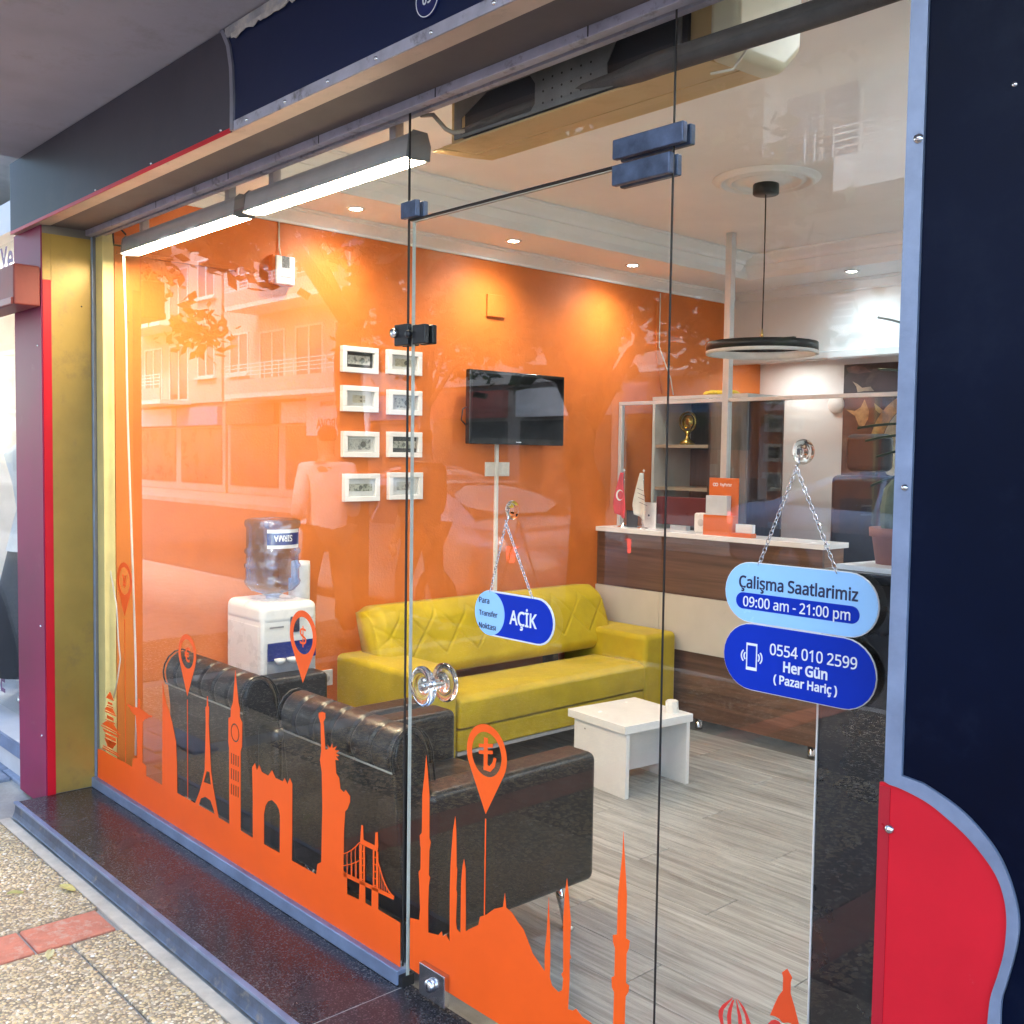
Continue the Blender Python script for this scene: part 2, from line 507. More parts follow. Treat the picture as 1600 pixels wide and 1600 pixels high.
for kx in range(-3, 3):
    xa = band1 + kx * 1.62; xb = xa + 1.62 - (band1 - band0)
    cuts = [-0.405, -0.565, -1.32, -2.08, -2.84, -3.6, -4.19] if kx % 2 == 0 else [-0.405, -1.02, -1.78, -2.54, -3.30, -4.19]
    for a, b_ in zip(cuts, cuts[1:]):
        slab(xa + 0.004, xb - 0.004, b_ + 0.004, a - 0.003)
    y = -0.42
    while y > -4.1:
        if abs(kx) < 2:
            box('brick', xb + 0.005, xa + 1.62 - 0.005, y - 0.238, y, PAVE - 0.03, PAVE - 0.001 + random.uniform(-0.001, 0.0015), brick_m, pave_base, bevel=0.004, seg=1)
        y -= 0.247
box('mortar_band', -2.27, 3.2, -0.404, -0.36, PAVE - 0.03, SLAB_Z + 0.001, mortar, pave_base)
# loose pebbles of the aggregate, seen close up
def pebbles():
    ico = bmesh.new(); bmesh.ops.create_icosphere(ico, subdivisions=1, radius=1.0)
    bv = np.array([v.co[:] for v in ico.verts]); bf = np.array([[v.index for v in f.verts] for f in ico.faces]); ico.free()
    xs, ys = [], []
    g = 0.0122
    gx = np.arange(-2.75, 0.75, g); gy = np.arange(-2.9, -0.40, g)
    X, Y = np.meshgrid(gx, gy)
    X = X.ravel() + rng.uniform(-g * 0.48, g * 0.48, X.size); Y = Y.ravel() + rng.uniform(-g * 0.48, g * 0.48, Y.size)
    per = (X - band1) % 1.62
    k = np.floor((X - band1) / 1.62).astype(int)
    ok = (per < 1.62 - (band1 - band0) - 0.008) & (per > 0.008)
    for yy, par in ((-0.565, 0), (-1.32, 0), (-1.02, 1)):
        ok &= ~((np.abs(Y - yy) < 0.0075) & (k % 2 == par))
    ok &= rng.uniform(size=X.size) < 0.95
    # keep what the camera can see, directly or in the lower glass
    ok &= (Y < -0.409) & ((Y > -1.5) | (X < 0.2)) & ((Y > -0.95) | (rng.uniform(size=X.size) < 0.30))
    X, Y = X[ok], Y[ok]
    n = X.size
    r = rng.uniform(0.0040, 0.0074, n)
    far_ = Y < -0.95                     # coarser stones away from the wall
    r = np.where(far_, rng.uniform(0.0050, 0.0140, n), r)
    sx, sy, sz = r * rng.uniform(0.8, 1.35, n), r * rng.uniform(0.7, 1.1, n), r * rng.uniform(0.45, 0.7, n)
    a = rng.uniform(0, 2 * PI, n)
    jit = bv[None] * (1 + rng.uniform(-0.14, 0.14, (n, len(bv), 1)))
    lx, ly, lz = jit[..., 0] * sx[:, None], jit[..., 1] * sy[:, None], jit[..., 2] * sz[:, None]
    wx = lx * np.cos(a)[:, None] - ly * np.sin(a)[:, None] + X[:, None]
    wy = lx * np.sin(a)[:, None] + ly * np.cos(a)[:, None] + Y[:, None]
    wz = lz + SLAB_Z - sz[:, None] * rng.uniform(0.1, 0.45, n)[:, None]
    V = np.stack([wx, wy, wz], -1).reshape(-1, 3)
    F = (bf[None] + (np.arange(n) * len(bv))[:, None, None]).reshape(-1, 3)
    me = bpy.data.meshes.new('pebbles')
    me.vertices.add(len(V)); me.vertices.foreach_set('co', V.ravel())
    me.loops.add(F.size); me.loops.foreach_set('vertex_index', F.ravel())
    me.polygons.add(len(F)); me.polygons.foreach_set('loop_start', np.arange(0, F.size, 3)); me.polygons.foreach_set('loop_total', np.full(len(F), 3))
    me.polygons.foreach_set('use_smooth', np.ones(len(F), bool))
    me.update(calc_edges=True)
    m, nt, N, L, b = nodes_of('pebble_stone')
    geo = N.new('ShaderNodeNewGeometry')
    cr = N.new('ShaderNodeValToRGB')
    e = cr.color_ramp.elements
    e[0].position = 0; e[0].color = (0.40, 0.29, 0.18, 1)
    e[1].position = 1; e[1].color = (0.86, 0.80, 0.68, 1)
    for p, c in ((0.12, (0.54, 0.385, 0.20)), (0.45, (0.73, 0.545, 0.29)), (0.7, (0.62, 0.43, 0.225)), (0.92, (0.80, 0.64, 0.40))):
        q = e.new(p); q.color = (*c, 1)
    L.new(geo.outputs['Random Per Island'], cr.inputs[0])
    nz = N.new('ShaderNodeTexNoise'); nz.inputs['Scale'].default_value = 2.0; nz.inputs['Detail'].default_value = 7
    tc = N.new('ShaderNodeTexCoord'); L.new(tc.outputs['Object'], nz.inputs['Vector'])
    mr = N.new('ShaderNodeMapRange'); mr.inputs[1].default_value = 0.3; mr.inputs[2].default_value = 0.7; mr.inputs[3].default_value = 0.78; mr.inputs[4].default_value = 1.15
    L.new(nz.outputs['Fac'], mr.inputs[0])
    hs = N.new('ShaderNodeHueSaturation'); L.new(mr.outputs[0], hs.inputs['Value']); L.new(cr.outputs[0], hs.inputs['Color'])
    L.new(hs.outputs[0], b.inputs['Base Color']); b.inputs['Roughness'].default_value = 0.7
    me.materials.append(m)
    o = link(bpy.data.objects.new('pebbles', me), pave_base)
    o['kind'] = 'stuff'
pebbles()
# ---- grey-blue paver setts in front of the neighbouring shop
paver_m = pbr('blue_grey_paver', (0.22, 0.24, 0.30), 0.75, 0, 0.12, 14, 0.2, 70, rand=0.2)
pv = B(); add_box(pv, -0.148, 0.148, -0.07, 0.07, -0.03, 0)
first = obj('paver', pv, paver_m, pave_base, bevel=0.004, seg=1)
first.location = (-3.0, -0.1, PAVE + 0.004)
n_p = 0
for j in range(5):
    for i in range(8):
        c = first if n_p == 0 else first.copy()
        if n_p: COL.objects.link(c); c.parent = pave_base; c.matrix_parent_inverse = first.matrix_parent_inverse.copy()
        c.location = (-2.80 - i * 0.303 - (j % 2) * 0.15, -0.12 - j * 0.147, PAVE + 0.004 + random.uniform(-0.001, 0.001))
        n_p += 1
# ---- road and the far pavement
structure(box('road', -60, 60, -13.0, -4.32, -0.5, -0.20, pbr('asphalt', (0.055, 0.055, 0.058), 0.85, 0, 0.2, 5, 0.3, 120)))
kerb = structure(box('kerb', -40, 40, -4.32, -4.2, -0.5, PAVE - 0.01, pbr('kerb_stone', (0.34, 0.33, 0.31), 0.8, 0, 0.12, 6, 0.2, 60), bevel=0.01))
structure(box('far_pavement', -60, 60, -16.2, -13.0, -0.5, -0.06, pbr('far_paving', (0.33, 0.31, 0.29), 0.85, 0, 0.15, 3, 0.1, 50)))
structure(box('ground', -150, 150, -150, 150, -1.0, -0.52, pbr('ground_earth', (0.16, 0.15, 0.13), 0.95, 0, 0.2, 0.3)))

# ---- the shop room
floor = structure(box('floor', XL, XR, 0.015, YB, -0.25, FL - 0.010, pbr('floor_screed', (0.16, 0.15, 0.14), 0.8)))
plank_m = wood('grey_oak_laminate', (0.165, 0.165, 0.155), (0.42, 0.425, 0.42), 'x', 0.36, 1.0, rand=0.10, contrast=1.35, bump=0.12)
PW, PLN = 0.192, 1.285
y = 0.02; row = 0
while y < 3.0:
    x = XL + 0.005 - (row * 0.47) % PLN
    while x < XR:
        a, b_ = max(x, XL + 0.004), min(x + PLN, XR - 0.004)
        if b_ - a > 0.03:
            q = B(); add_box(q, 0, b_ - a - 0.0025, 0, PW - 0.002, -0.008, 0)
            o = obj('plank', q, plank_m, None, bevel=0.0012, seg=1)
            o.location = (a, y, FL); o.parent = floor
        x += PLN
    y += PW; row += 1
# left (orange) wall, with the recess at the far end
structure(box('wall_left', XL - 0.18, XL, 0.06, YB, -0.25, ZC + 0.25, orange_wall))
structure(box('wall_far', XL, XR, YB, YB + 0.15, -0.25, ZC + 0.25, white_paint))
structure(box('wall_right', XR, XR + 0.15, 0.06, YB, -0.25, ZC + 0.25, white_paint))
structure(box('ceiling', XL, XR, 0.06, 4.40, ZC, ZC + 0.2, ceil_paint))
# dropped beam over the back office
YF = 4.46
beam = structure(box('ceiling_beam', XL, XR, YF, YB, 2.165, ZC + 0.2, white_paint))
box('beam_edge_moulding', XL + 0.002, XR - 0.002, YF - 0.022, YF + 0.05, 2.135, 2.185, white_paint, beam, bevel=0.006)
# tray soffit round the room carrying the downlights, with stepped mouldings
SZ, SW = 2.625, 0.46
tray = structure(box('tray_soffit', XL + 0.001, XL + SW, 0.062, YF - SW, SZ, ZC, ceil_paint))
box('far_soffit', XL + 0.001, XR, YF - SW, YF, SZ, ZC, ceil_paint, tray)
def moulding(name, prof, x0, x1, yv=None, xv=None, y0=0, y1=0):
    if xv is not None:   # runs along y, profile (x offset, z)
        return prism(name, [(xv + p[0], p[1]) for p in prof], 'y', y0, y1, ceil_paint, tray, bevel=0.002)
    return prism(name, [(yv - p[0], p[1]) for p in prof], 'x', x0, x1, ceil_paint, tray, bevel=0.002)
low = [(0, SZ - 0.001), (0, SZ - 0.066), (0.014, SZ - 0.066), (0.014, SZ - 0.054), (0.024, SZ - 0.046), (0.052, SZ - 0.030), (0.074, SZ - 0.018), (0.074, SZ - 0.010), (0.092, SZ - 0.010), (0.092, SZ - 0.001)]
moulding('cornice', low, 0, 0, xv=XL + 0.001, y0=0.07, y1=YF - 0.003)
moulding('cornice', low, XL + 0.08, XR - 0.003, yv=YF - 0.001)
step = [(0, SZ - 0.006), (0, ZC - 0.001), (0.125, ZC - 0.001), (0.125, ZC - 0.014), (0.112, ZC - 0.014), (0.10, ZC - 0.030), (0.068, ZC - 0.040), (0.060, ZC - 0.052), (0.060, ZC - 0.066), (0.045, ZC - 0.066), (0.036, ZC - 0.090), (0.020, ZC - 0.105), (0.020, SZ - 0.006)]
moulding('step_moulding', step, 0, 0, xv=XL + SW + 0.001, y0=0.065, y1=YF - SW - 0.128)
moulding('step_moulding', step, XL + SW + 0.001, XR - 0.003, yv=YF - SW - 0.001)
# inner face of the lintel over the glass front
structure(box('front_beam', XL - 0.18, XR + 0.15, 0.0, 0.058, 2.415, ZC + 0.25, white_paint))
# ---- the canopy slab over the pavement and the storey above
canopy_m = pbr('canopy_grey_plaster', (0.40, 0.40, 0.47), 0.8, 0, 0.14, 1.1, 0.06, 40, dirt=((0.26, 0.235, 0.25), 2.2, 0.52, 0.78))
structure(box('canopy', -2.46, 9.0, -1.15, 0.0, 2.695, 2.95, canopy_m))
ter = thing('terrace_building', 'plastered terrace building above and behind the shop', 'building', (0, 4.5, -0.06))
tp = pbr('upper_plaster', (0.5, 0.47, 0.42), 0.85)
box('upper_storeys', -40, 40, 0.0, 9.0, 3.02, 4.1, tp, ter)
box('left_ground_floor', -40, -6.21, 0.0, 9.0, -0.06, 3.019, tp, ter)
box('right_ground_floor', 3.21, 40, 0.0, 9.0, -0.06, 3.019, tp, ter)
box('rear_ground_floor', -6.2, 3.2, 5.1, 9.0, -0.06, 3.019, tp, ter)

# ================================================================== THE SHOP FRONT
# ---- granite step
granite = speckle('dark_granite', (0.030, 0.026, 0.028), (0.055, 0.048, 0.05), (0.15, 0.135, 0.13), 260, 0.26)
st = thing('granite_step', 'dark polished granite step with metal edge below the glass front', 'step', (-1.1, -0.17, PAVE))
box('slab', -2.262, -0.003, -0.332, 0.012, PAVE - 0.05, 0.0, granite, st)
box('slab', 0.001, 1.47, -0.332, 0.012, PAVE - 0.05, -0.001, granite, st)
box('joint', -0.003, 0.001, -0.330, 0.010, PAVE, -0.0015, pbr('pale_grout', (0.42, 0.38, 0.34), 0.9), st)
prism('edge_trim', [(-0.345, 0.003), (-0.345, -0.006), (-0.340, -0.010), (-0.333, -0.010), (-0.333, 0.0), (-0.327, 0.0005), (-0.327, 0.003)], 'x', -2.266, 1.46, alu, st, bevel=0.001)
prism('riser_plate', [(-0.3385, -0.0105), (-0.3425, -0.04), (-0.349, -0.0565), (-0.352, PAVE), (-0.334, PAVE), (-0.334, -0.0105)], 'x', -2.264, 1.46, pbr('zinc_riser', (0.10, 0.125, 0.18), 0.5, 0.5, 0.2, 14, 0.1, 60, dirt=((0.30, 0.26, 0.22), 18, 0.55, 0.7)), st)

# ---- fixed pane on the left
T = 0.005
def glass_sheet(x0, x1, z0, z1, parent):
    """10 mm sheet; both surface reflections are carried by the street face so they do not double"""
    o = box('glass', x0, x1, -T, T, z0, z1, pane, parent)
    o.data.materials.append(pane_body)
    for p in o.data.polygons:
        if p.normal.y > -0.5: p.material_index = 1
    return o
GX0, GX1, GZ1 = -2.245, -0.019, 2.375
win = thing('shop_window', 'large fixed shop window pane with orange landmark skyline along its foot', 'window', (-1.13, 0, 0))
glass_sheet(GX0, GX1, 0.046, GZ1, win)
box('bottom_rail', -2.262, -0.012, -0.026, 0.022, 0.0, 0.044, alu, win, bevel=0.004)
box('side_frame', -2.262, GX0 - 0.004, -0.012, -0.006, 0.045, 2.37, alu, win, bevel=0.001)
box('inner_post', -2.262, XL - 0.002, 0.009, 0.058, FL, 2.41, pbr('cream_post', (0.86, 0.72, 0.32), 0.5), win, bevel=0.003)
box('edge_seal', GX1 + 0.0005, GX1 + 0.0055, -T - 0.0005, -0.001, 0.05, GZ1, black_rubber, win)
box('rail_packer', -0.030, 0.006, -0.02, 0.02, 0.0, 0.03, black_rubber, win)
# ---- top channel
ch = thing('top_channel', 'weathered grey metal channel holding the top edge of the glass front', 'window frame', (-0.4, 0, 2.38))
box('channel_face', -2.259, 1.47, -0.034, -0.0062, 2.372, 2.414, alu_dull, ch, bevel=0.002)
box('channel_back', -2.262, 1.47, 0.0062, 0.026, 2.372, 2.414, alu_dull, ch)
for xk in (-1.55, -0.98, -0.42, 0.13, 0.66, 1.16):
    box('channel_joint', xk, xk + 0.003, -0.0352, -0.0338, 2.373, 2.413, black_rubber, ch)
# ---- glass door
DX0, DX1, DZ0, DZ1 = 0.004, 0.872, 0.022, 2.085
door = thing('glass_door', 'frameless glass door with clear round knob and black corner fittings', 'door', (0.44, 0, 0))
glass_sheet(DX0, DX1, DZ0, DZ1, door)
bev = pbr('glass_edge_pale', (0.50, 0.52, 0.48), 0.2, 0, 0.05, 8)
box('glass_edge', DX0 - 0.002, DX0 - 0.0002, -T, T, DZ0, DZ1, bev, door)
box('glass_edge', DX0, DX1, -T, T, DZ1 + 0.0003, DZ1 + 0.002, bev, door)
# ---- transom and right pane
tran = thing('transom_window', 'clear glass transom above the glass door', 'window', (0.44, 0, 2.1))
glass_sheet(-0.010, 0.872, 2.096, GZ1, tran)
box('edge_seal', -0.010, 0.872, -T - 0.001, T + 0.001, 2.0905, 2.0945, black_rubber, tran)
rp = thing('side_window', 'narrow fixed glass pane right of the door, beside the navy panel', 'window', (1.16, 0, 0))
glass_sheet(0.883, 1.50, 0.046, GZ1, rp)
box('edge_seal', 0.8775, 0.8805, -T - 0.0005, -0.002, 0.03, GZ1, black_rubber, rp)
box('bottom_rail', 0.888, 1.50, -0.024, 0.022, 0.0, 0.044, alu, rp, bevel=0.004)

# ---- hardware
def patch(name, x_px, z_px, parent, mat=None, y=-0.02):
    """clamp plate on both faces of the glass: left and right edge pixels, then upper and lower pixel of the left edge"""
    xa, xb = G((x_px[0], z_px[0]), y)[0], G((x_px[1], z_px[0]), y)[0]
    z1, z0 = G((x_px[0], z_px[0]), y)[1], G((x_px[0], z_px[1]), y)[1]
    o = box(name, xa, xb, -0.021, -T - 0.0003, z0, z1, mat or fit_m, parent, bevel=0.003)
    box('inner_plate', xa, xb, T + 0.0003, 0.021, z0, z1, mat or fit_m, o, bevel=0.003)
    return o
fit_m = pbr('slate_fitting', (0.085, 0.115, 0.20), 0.34, 0.35, 0.25, 18, 0.1, 80)
patch('hinge_plate', (957, 1067), (219, 250), tran)
patch('top_pivot_fitting', (956, 1046), (259, 291), door)
patch('corner_fitting', (626, 650), (317, 343), win)
lk = patch('latch_keep', (616, 637), (508, 541), win, black_metal)
lathe('keep_barrel', [(0.0, -0.034), (0.011, -0.034), (0.013, -0.03), (0.013, -0.02), (0.0, -0.02)], (*G((628, 522)), 0)[:1] + (0, G((628, 522))[1]), chrome, lk, 'y', 14, cap=False)
ld = patch('latch_body', (644, 664), (508, 538), door, black_metal)
lathe('latch_barrel', [(0.0, -0.032), (0.008, -0.032), (0.01, -0.028), (0.01, -0.02), (0, -0.02)], (G((650, 523))[0], 0, G((650, 523))[1]), black_metal, ld, 'y', 14, cap=False)
# clear knob: two dished discs on a stem through the glass
kx, kz = G((662, 1072), -0.035)
kp = [(0.0, 0.042), (0.014, 0.0415), (0.018, 0.038), (0.026, 0.037), (0.030, 0.0405), (0.046, 0.043), (0.0525, 0.040), (0.053, 0.034), (0.046, 0.027), (0.022, 0.020), (0.014, 0.014), (0.013, 0.006), (0, 0.006)]
lathe('knob', [(r, -h) for r, h in kp], (kx, 0, kz), clear, door, 'y', 40, cap=False)
lathe('inner_knob', kp[::-1], (kx, 0, kz), clear, door, 'y', 40, cap=False)
lathe('knob_stem', [(0.005, -0.034), (0.005, 0.034)], (kx, 0, kz), chrome, door, 'y', 14)
# floor lock
(xa, za), (xb, zb) = G((656, 1562), -0.02), G((696, 1525), -0.02)
lk = box('lock_plate', xa, xb, -0.024, -T - 0.0004, 0.020, 0.106, steel, door, bevel=0.002)
cx_, cz_ = (xa + xb) / 2, 0.064
lathe('lock_cylinder', [(0.0, -0.040), (0.009, -0.040), (0.0165, -0.036), (0.018, -0.0245), (0.0, -0.0245)], (cx_, 0, cz_), chrome, lk, 'y', 24, cap=False)
box('keyhole', cx_ - 0.0016, cx_ + 0.0016, -0.0412, -0.0402, cz_ - 0.006, cz_ + 0.006, black_rubber, lk)

# ---- vinyl skyline on the panes (cut sheets stuck to the outside)
YV = -T - 0.0012
def V(pts):
    return [G(p, YV) for p in pts]
left_outline = [(153, 1217), (153, 1170), (158, 1171), (186, 1187), (194, 1191), (206.5, 1198.5), (207.5, 1185), (214.5, 1184.5), (214, 1150), (212, 1118), (208, 1115), (204, 1110),
    (203, 1106), (199, 1102.5), (200, 1100), (208, 1104.5), (216, 1105.5), (216.3, 1091), (219, 1093), (219, 1107), (226, 1112), (233, 1117.5), (237.5, 1118.5), (237, 1120.5), (232, 1121), (230, 1123),
    (225, 1125), (222.5, 1128), (222, 1191), (228, 1197), (228, 1212), (253.5, 1227), (254, 1066), (256.5, 1085), (260, 1100), (266, 1118), (269, 1129), (275, 1159), (276.5, 1195), (277, 1239), (305, 1255),
    (312, 1236), (316, 1221), (320, 1202.5), (321, 1159), (321.5, 1131), (321, 1105), (323, 1103), (323.5, 1088), (324.7, 1088), (325.3, 1103), (326.8, 1105), (326.2, 1131), (328, 1169), (329.7, 1202.5), (333, 1229), (341.5, 1277.5),
    (358.4, 1287.5), (358, 1168), (356.8, 1160), (357, 1122), (360.3, 1120), (360.7, 1107), (364, 1097.5), (367, 1056), (367.8, 1047), (369, 1060), (372.5, 1097.5), (374.7, 1107), (374.7, 1120), (378.5, 1129), (378, 1167), (376, 1174), (376, 1297.5),
    (395, 1309), (395, 1245), (394, 1199), (398.4, 1192), (401.5, 1204), (405, 1195), (409, 1206), (419, 1212), (425, 1203.5), (430.6, 1215.6), (442, 1221), (444.7, 1215.6), (449.4, 1225), (453, 1215.6), (456.8, 1225), (456.5, 1300), (456, 1344.5),
    (494, 1366), (496, 1350), (502, 1347), (503.7, 1262), (502.8, 1206), (500, 1187.5), (502, 1172.5), (501, 1131), (498, 1120), (498, 1114), (503, 1112), (508.4, 1114), (508.4, 1122), (505.6, 1127.5), (508.4, 1171.5), (513.5, 1170), (511.5, 1163.5),
    (516, 1169), (519, 1161.5), (520, 1169), (526, 1166), (523, 1172), (530.5, 1172.5), (525, 1177), (530.5, 1181), (525, 1182), (529.5, 1188), (524, 1187), (525.3, 1208), (530, 1215.6), (532, 1232.5), (537.5, 1238), (540, 1234), (547, 1244),
    (547, 1253), (543, 1264), (539.4, 1268), (537.5, 1298), (536.5, 1360), (542, 1367), (542.5, 1397), (561, 1405.5), (562, 1376), (570.5, 1380), (571, 1411), (580.5, 1416), (581, 1385), (591, 1389.5), (591, 1421), (625.5, 1442), (625.5, 1514.5), (400, 1370.5)]
eiffel_arch = [(310.6, 1258), (314, 1247.5), (321, 1245), (329, 1251), (334, 1266), (335.4, 1272)]
eiffel_gap = [(323, 1205), (327.3, 1206), (329.5, 1226), (318.2, 1222)]
triumph = [(412.5, 1319), (412.5, 1272), (415, 1259), (419, 1252), (425, 1250), (432, 1257), (436, 1265), (437.5, 1274), (437, 1332.5)]
clock = [(367.3 + a * math.cos(t), 1145 + b_ * math.sin(t) + 3.2 * math.cos(t)) for a, b_ in ((6.6, 14.5),) for t in [2 * PI * k / 20 for k in range(20)]]
clock_in = [(367.3 + 5.3 * math.cos(t), 1145 + 12.3 * math.sin(t) + 2.6 * math.cos(t)) for t in [2 * PI * k / 20 for k in range(20)]]
slots = []
for ky in range(3):
    for kx_ in range(4):
        x0 = 361 + kx_ * 3.5; y0 = 1176 + ky * 24 + kx_ * 1.6
        slots.append([(x0, y0), (x0 + 1.5, y0 + 0.7), (x0 + 1.5, y0 + 17.7), (x0, y0 + 17)])
flat('skyline_decal', [V(l) for l in [left_outline, eiffel_arch, eiffel_gap, triumph, clock] + slots], YV, 0.0006, vinyl, win)
flat('clock_face_decal', [V(clock_in)], YV, 0.0006, vinyl, win)
# pagoda strips
pg = [[(171.8, 1080), (165.5, 1090), (178, 1095.5)], [(168.5, 1096), (175.5, 1099), (175.5, 1102.5), (168.5, 1099.5)], [(167, 1101), (177, 1105.5), (177, 1107), (167, 1102.5)],
      [(167, 1104), (176, 1107.5), (180.5, 1117), (163.5, 1108)], [(163.5, 1109.5), (181.5, 1118), (181.5, 1120), (164, 1111.5)], [(167, 1117), (177.5, 1122), (177.5, 1127), (167, 1122)], [(165, 1123.5), (179.5, 1130), (179.5, 1131.5), (165, 1125)],
      [(166, 1126.5), (177, 1130.5), (185, 1145), (159, 1131)], [(158, 1132.5), (187, 1147), (187, 1149), (158.5, 1134.5)], [(160, 1137.5), (185.5, 1150.5), (184, 1153), (163, 1143)], [(164.5, 1146), (181, 1154), (181, 1159), (164.5, 1151)],
      [(163.5, 1152.5), (181.5, 1161), (181.5, 1162.3), (163.5, 1153.8)], [(168, 1155), (169.2, 1155.5), (169.2, 1167), (168, 1166.5)], [(174.5, 1158), (175.7, 1158.5), (175.7, 1170), (174.5, 1169.5)], [(161, 1164), (184.5, 1177.5), (184.5, 1179.3), (161, 1165.6)], [(160, 1167), (186, 1181), (186, 1183), (160, 1169)]]
flat('pagoda_decal', [V(l) for l in pg], YV, 0.0006, vinyl, win)
# suspension bridge, cut in thin strips
def strip(a, b_, w):
    n = np.array([-(b_[1] - a[1]), b_[0] - a[0]], float); n /= np.linalg.norm(n); n *= w / 2
    return [(a[0] + n[0], a[1] + n[1]), (b_[0] + n[0], b_[1] + n[1]), (b_[0] - n[0], b_[1] - n[1]), (a[0] - n[0], a[1] - n[1])]
br = B()
def cut(bm, l, dy=0.0):
    p = V(l); add_prism(bm, p, 'y', YV - 0.0003 + dy, YV + 0.0003 + dy)
cut(br, [(537, 1362.5), (616, 1400), (615, 1406), (537, 1369)], 0.0)
for q in ([(563.5, 1310), (565, 1289), (567.5, 1290), (568.5, 1312), (586, 1321), (587, 1301), (590.5, 1300), (591.5, 1322), (590, 1331), (563, 1318)],
          [(561.8, 1318.5), (566, 1320), (566, 1377), (561.8, 1375)], [(567.8, 1321), (570.5, 1322), (570.5, 1379), (567.8, 1378)], [(583, 1328), (585.3, 1329), (585.3, 1386), (583, 1385)], [(588, 1330), (591.5, 1331), (591.5, 1389), (588, 1388)]):
    cut(br, q, -0.0007)
for k in range(5):
    cut(br, strip((562, 1328 + k * 11), (570.5, 1331.5 + k * 11), 1.8), -0.0014); cut(br, strip((583.2, 1338 + k * 11), (591.3, 1341.5 + k * 11), 1.8), -0.0014)
for a, b_, n in (((563, 1316), (537, 1334), 4), ((565, 1343), (537, 1352.5), 4), ((591, 1345), (615.5, 1400), 7)):
    pts = [(a[0] + (b_[0] - a[0]) * t, a[1] + (b_[1] - a[1]) * (t + (0.18 * math.sin(PI * t)))) for t in [k / n for k in range(n + 1)]]
    for p, q in zip(pts, pts[1:]):
        cut(br, strip(p, q, 1.5), -0.0021)
    for p in pts[1:-1]:
        dk = 1362.5 + (p[0] - 537) * 0.475
        cut(br, strip(p, (p[0], dk), 0.8), -0.0028)
obj('bridge_decal', br, vinyl, win)
# door skyline
dz = G((700, 1550), YV)[1]
bot = G((775, 1599), YV)[1]
door_px = [(641, 1434), (655, 1437.5), (656.5, 1420), (655, 1375), (654, 1362.6), (657, 1358), (657.5, 1325), (656.5, 1320), (656, 1305), (659.3, 1301), (660, 1241.5), (663.6, 1207.5), (666, 1180), (668.5, 1207), (671, 1241.5), (671, 1309.5), (673, 1316), (671, 1328.6), (670, 1367), (672, 1371), (670, 1384), (669, 1418), (669, 1457),
    (685, 1461), (690, 1455), (692, 1463), (697, 1460), (702.5, 1471), (703, 1386), (704, 1352), (705, 1335), (708, 1297), (711.4, 1275.5), (713, 1299), (713.5, 1354), (714.5, 1358), (713, 1390), (714, 1395), (712.5, 1440), (714, 1452), (719.5, 1457), (720.5, 1380), (722.5, 1355), (725, 1342), (727.5, 1357), (727.8, 1455),
    (732.5, 1452), (747.5, 1445), (750, 1432.5), (760, 1429), (772.5, 1420), (786, 1417), (789, 1395), (791, 1418), (800, 1426), (810, 1442), (818, 1452), (825, 1470), (832.5, 1490), (851, 1517.5), (851, 1487), (854, 1460), (857.5, 1402), (859.5, 1460), (860, 1495), (859, 1527), (862.5, 1540), (872.5, 1550), (878.5, 1547), (880, 1529), (877, 1522),
    (880, 1518), (880, 1440), (882.5, 1397), (886, 1372), (888, 1392), (892, 1440), (890.5, 1490), (892.5, 1496), (890, 1500), (890, 1530), (887.5, 1577), (895, 1579), (900, 1576), (910, 1589), (922, 1597), (930, 1605), (957, 1622), (958, 1600), (959.5, 1550), (956, 1542), (955.5, 1527), (960, 1525), (961, 1482), (958, 1472), (957.5, 1461), (964, 1460),
    (965.5, 1400), (972.5, 1335), (974, 1299), (976, 1335), (979.5, 1400), (978, 1466), (984, 1470), (982.5, 1482), (979, 1490), (978, 1536), (983, 1540), (982, 1550), (977.5, 1557), (976, 1600), (975, 1640), (1000, 1655), (1020, 1668)]
dl = V(door_px)
zb = 0.058
dl += [(dl[-1][0], zb), (dl[0][0], zb)]
flat('skyline_decal', [dl], YV, 0.0006, vinyl, door)
# onion domes on the side pane
red_vinyl = pbr('red_vinyl', (0.66, 0.035, 0.03), 0.4, 0, 0.03, 4)
def Z(pts, ox=1090, oy=1480, s=8.0): return [(ox + p[0] / s, oy + p[1] / s) for p in pts]
for l in ([(440, 625), (380, 670), (310, 720), (265, 790), (262, 860), (290, 960), (300, 1100), (350, 1120), (325, 960), (312, 860), (325, 780), (380, 710), (425, 660)],
          [(460, 650), (430, 670), (385, 770), (368, 860), (375, 960), (390, 1130), (440, 1130), (420, 960), (418, 860), (430, 770)],
          [(480, 640), (490, 760), (505, 860), (510, 960), (500, 1130), (560, 1130), (560, 960), (545, 860), (510, 750)],
          [(495, 640), (545, 740), (590, 840), (610, 960), (600, 1120), (650, 1110), (665, 960), (630, 860), (580, 750)]):
    flat('dome_stripe_decal', [V(Z(l))], YV, 0.0006, red_vinyl, rp)
flat('tower_decal', [V(Z([(1120, 268), (1055, 315), (1070, 380), (1065, 540), (1010, 610), (960, 720), (905, 850), (960, 860), (1020, 890), (1065, 945), (1130, 940), (1170, 955), (1200, 1300), (1290, 1340), (1262, 945), (1210, 740), (1162, 580), (1165, 440), (1183, 380)]))], YV, 0.0006, pbr('orange_red_vinyl', (0.78, 0.075, 0.015), 0.4, 0, 0.03, 4), rp)
flat('dome_decal', [V(Z([(880, 960), (920, 915), (970, 905), (1020, 930), (1050, 975), (1050, 1300), (900, 1250)]))], YV, 0.0006, red_vinyl, rp)
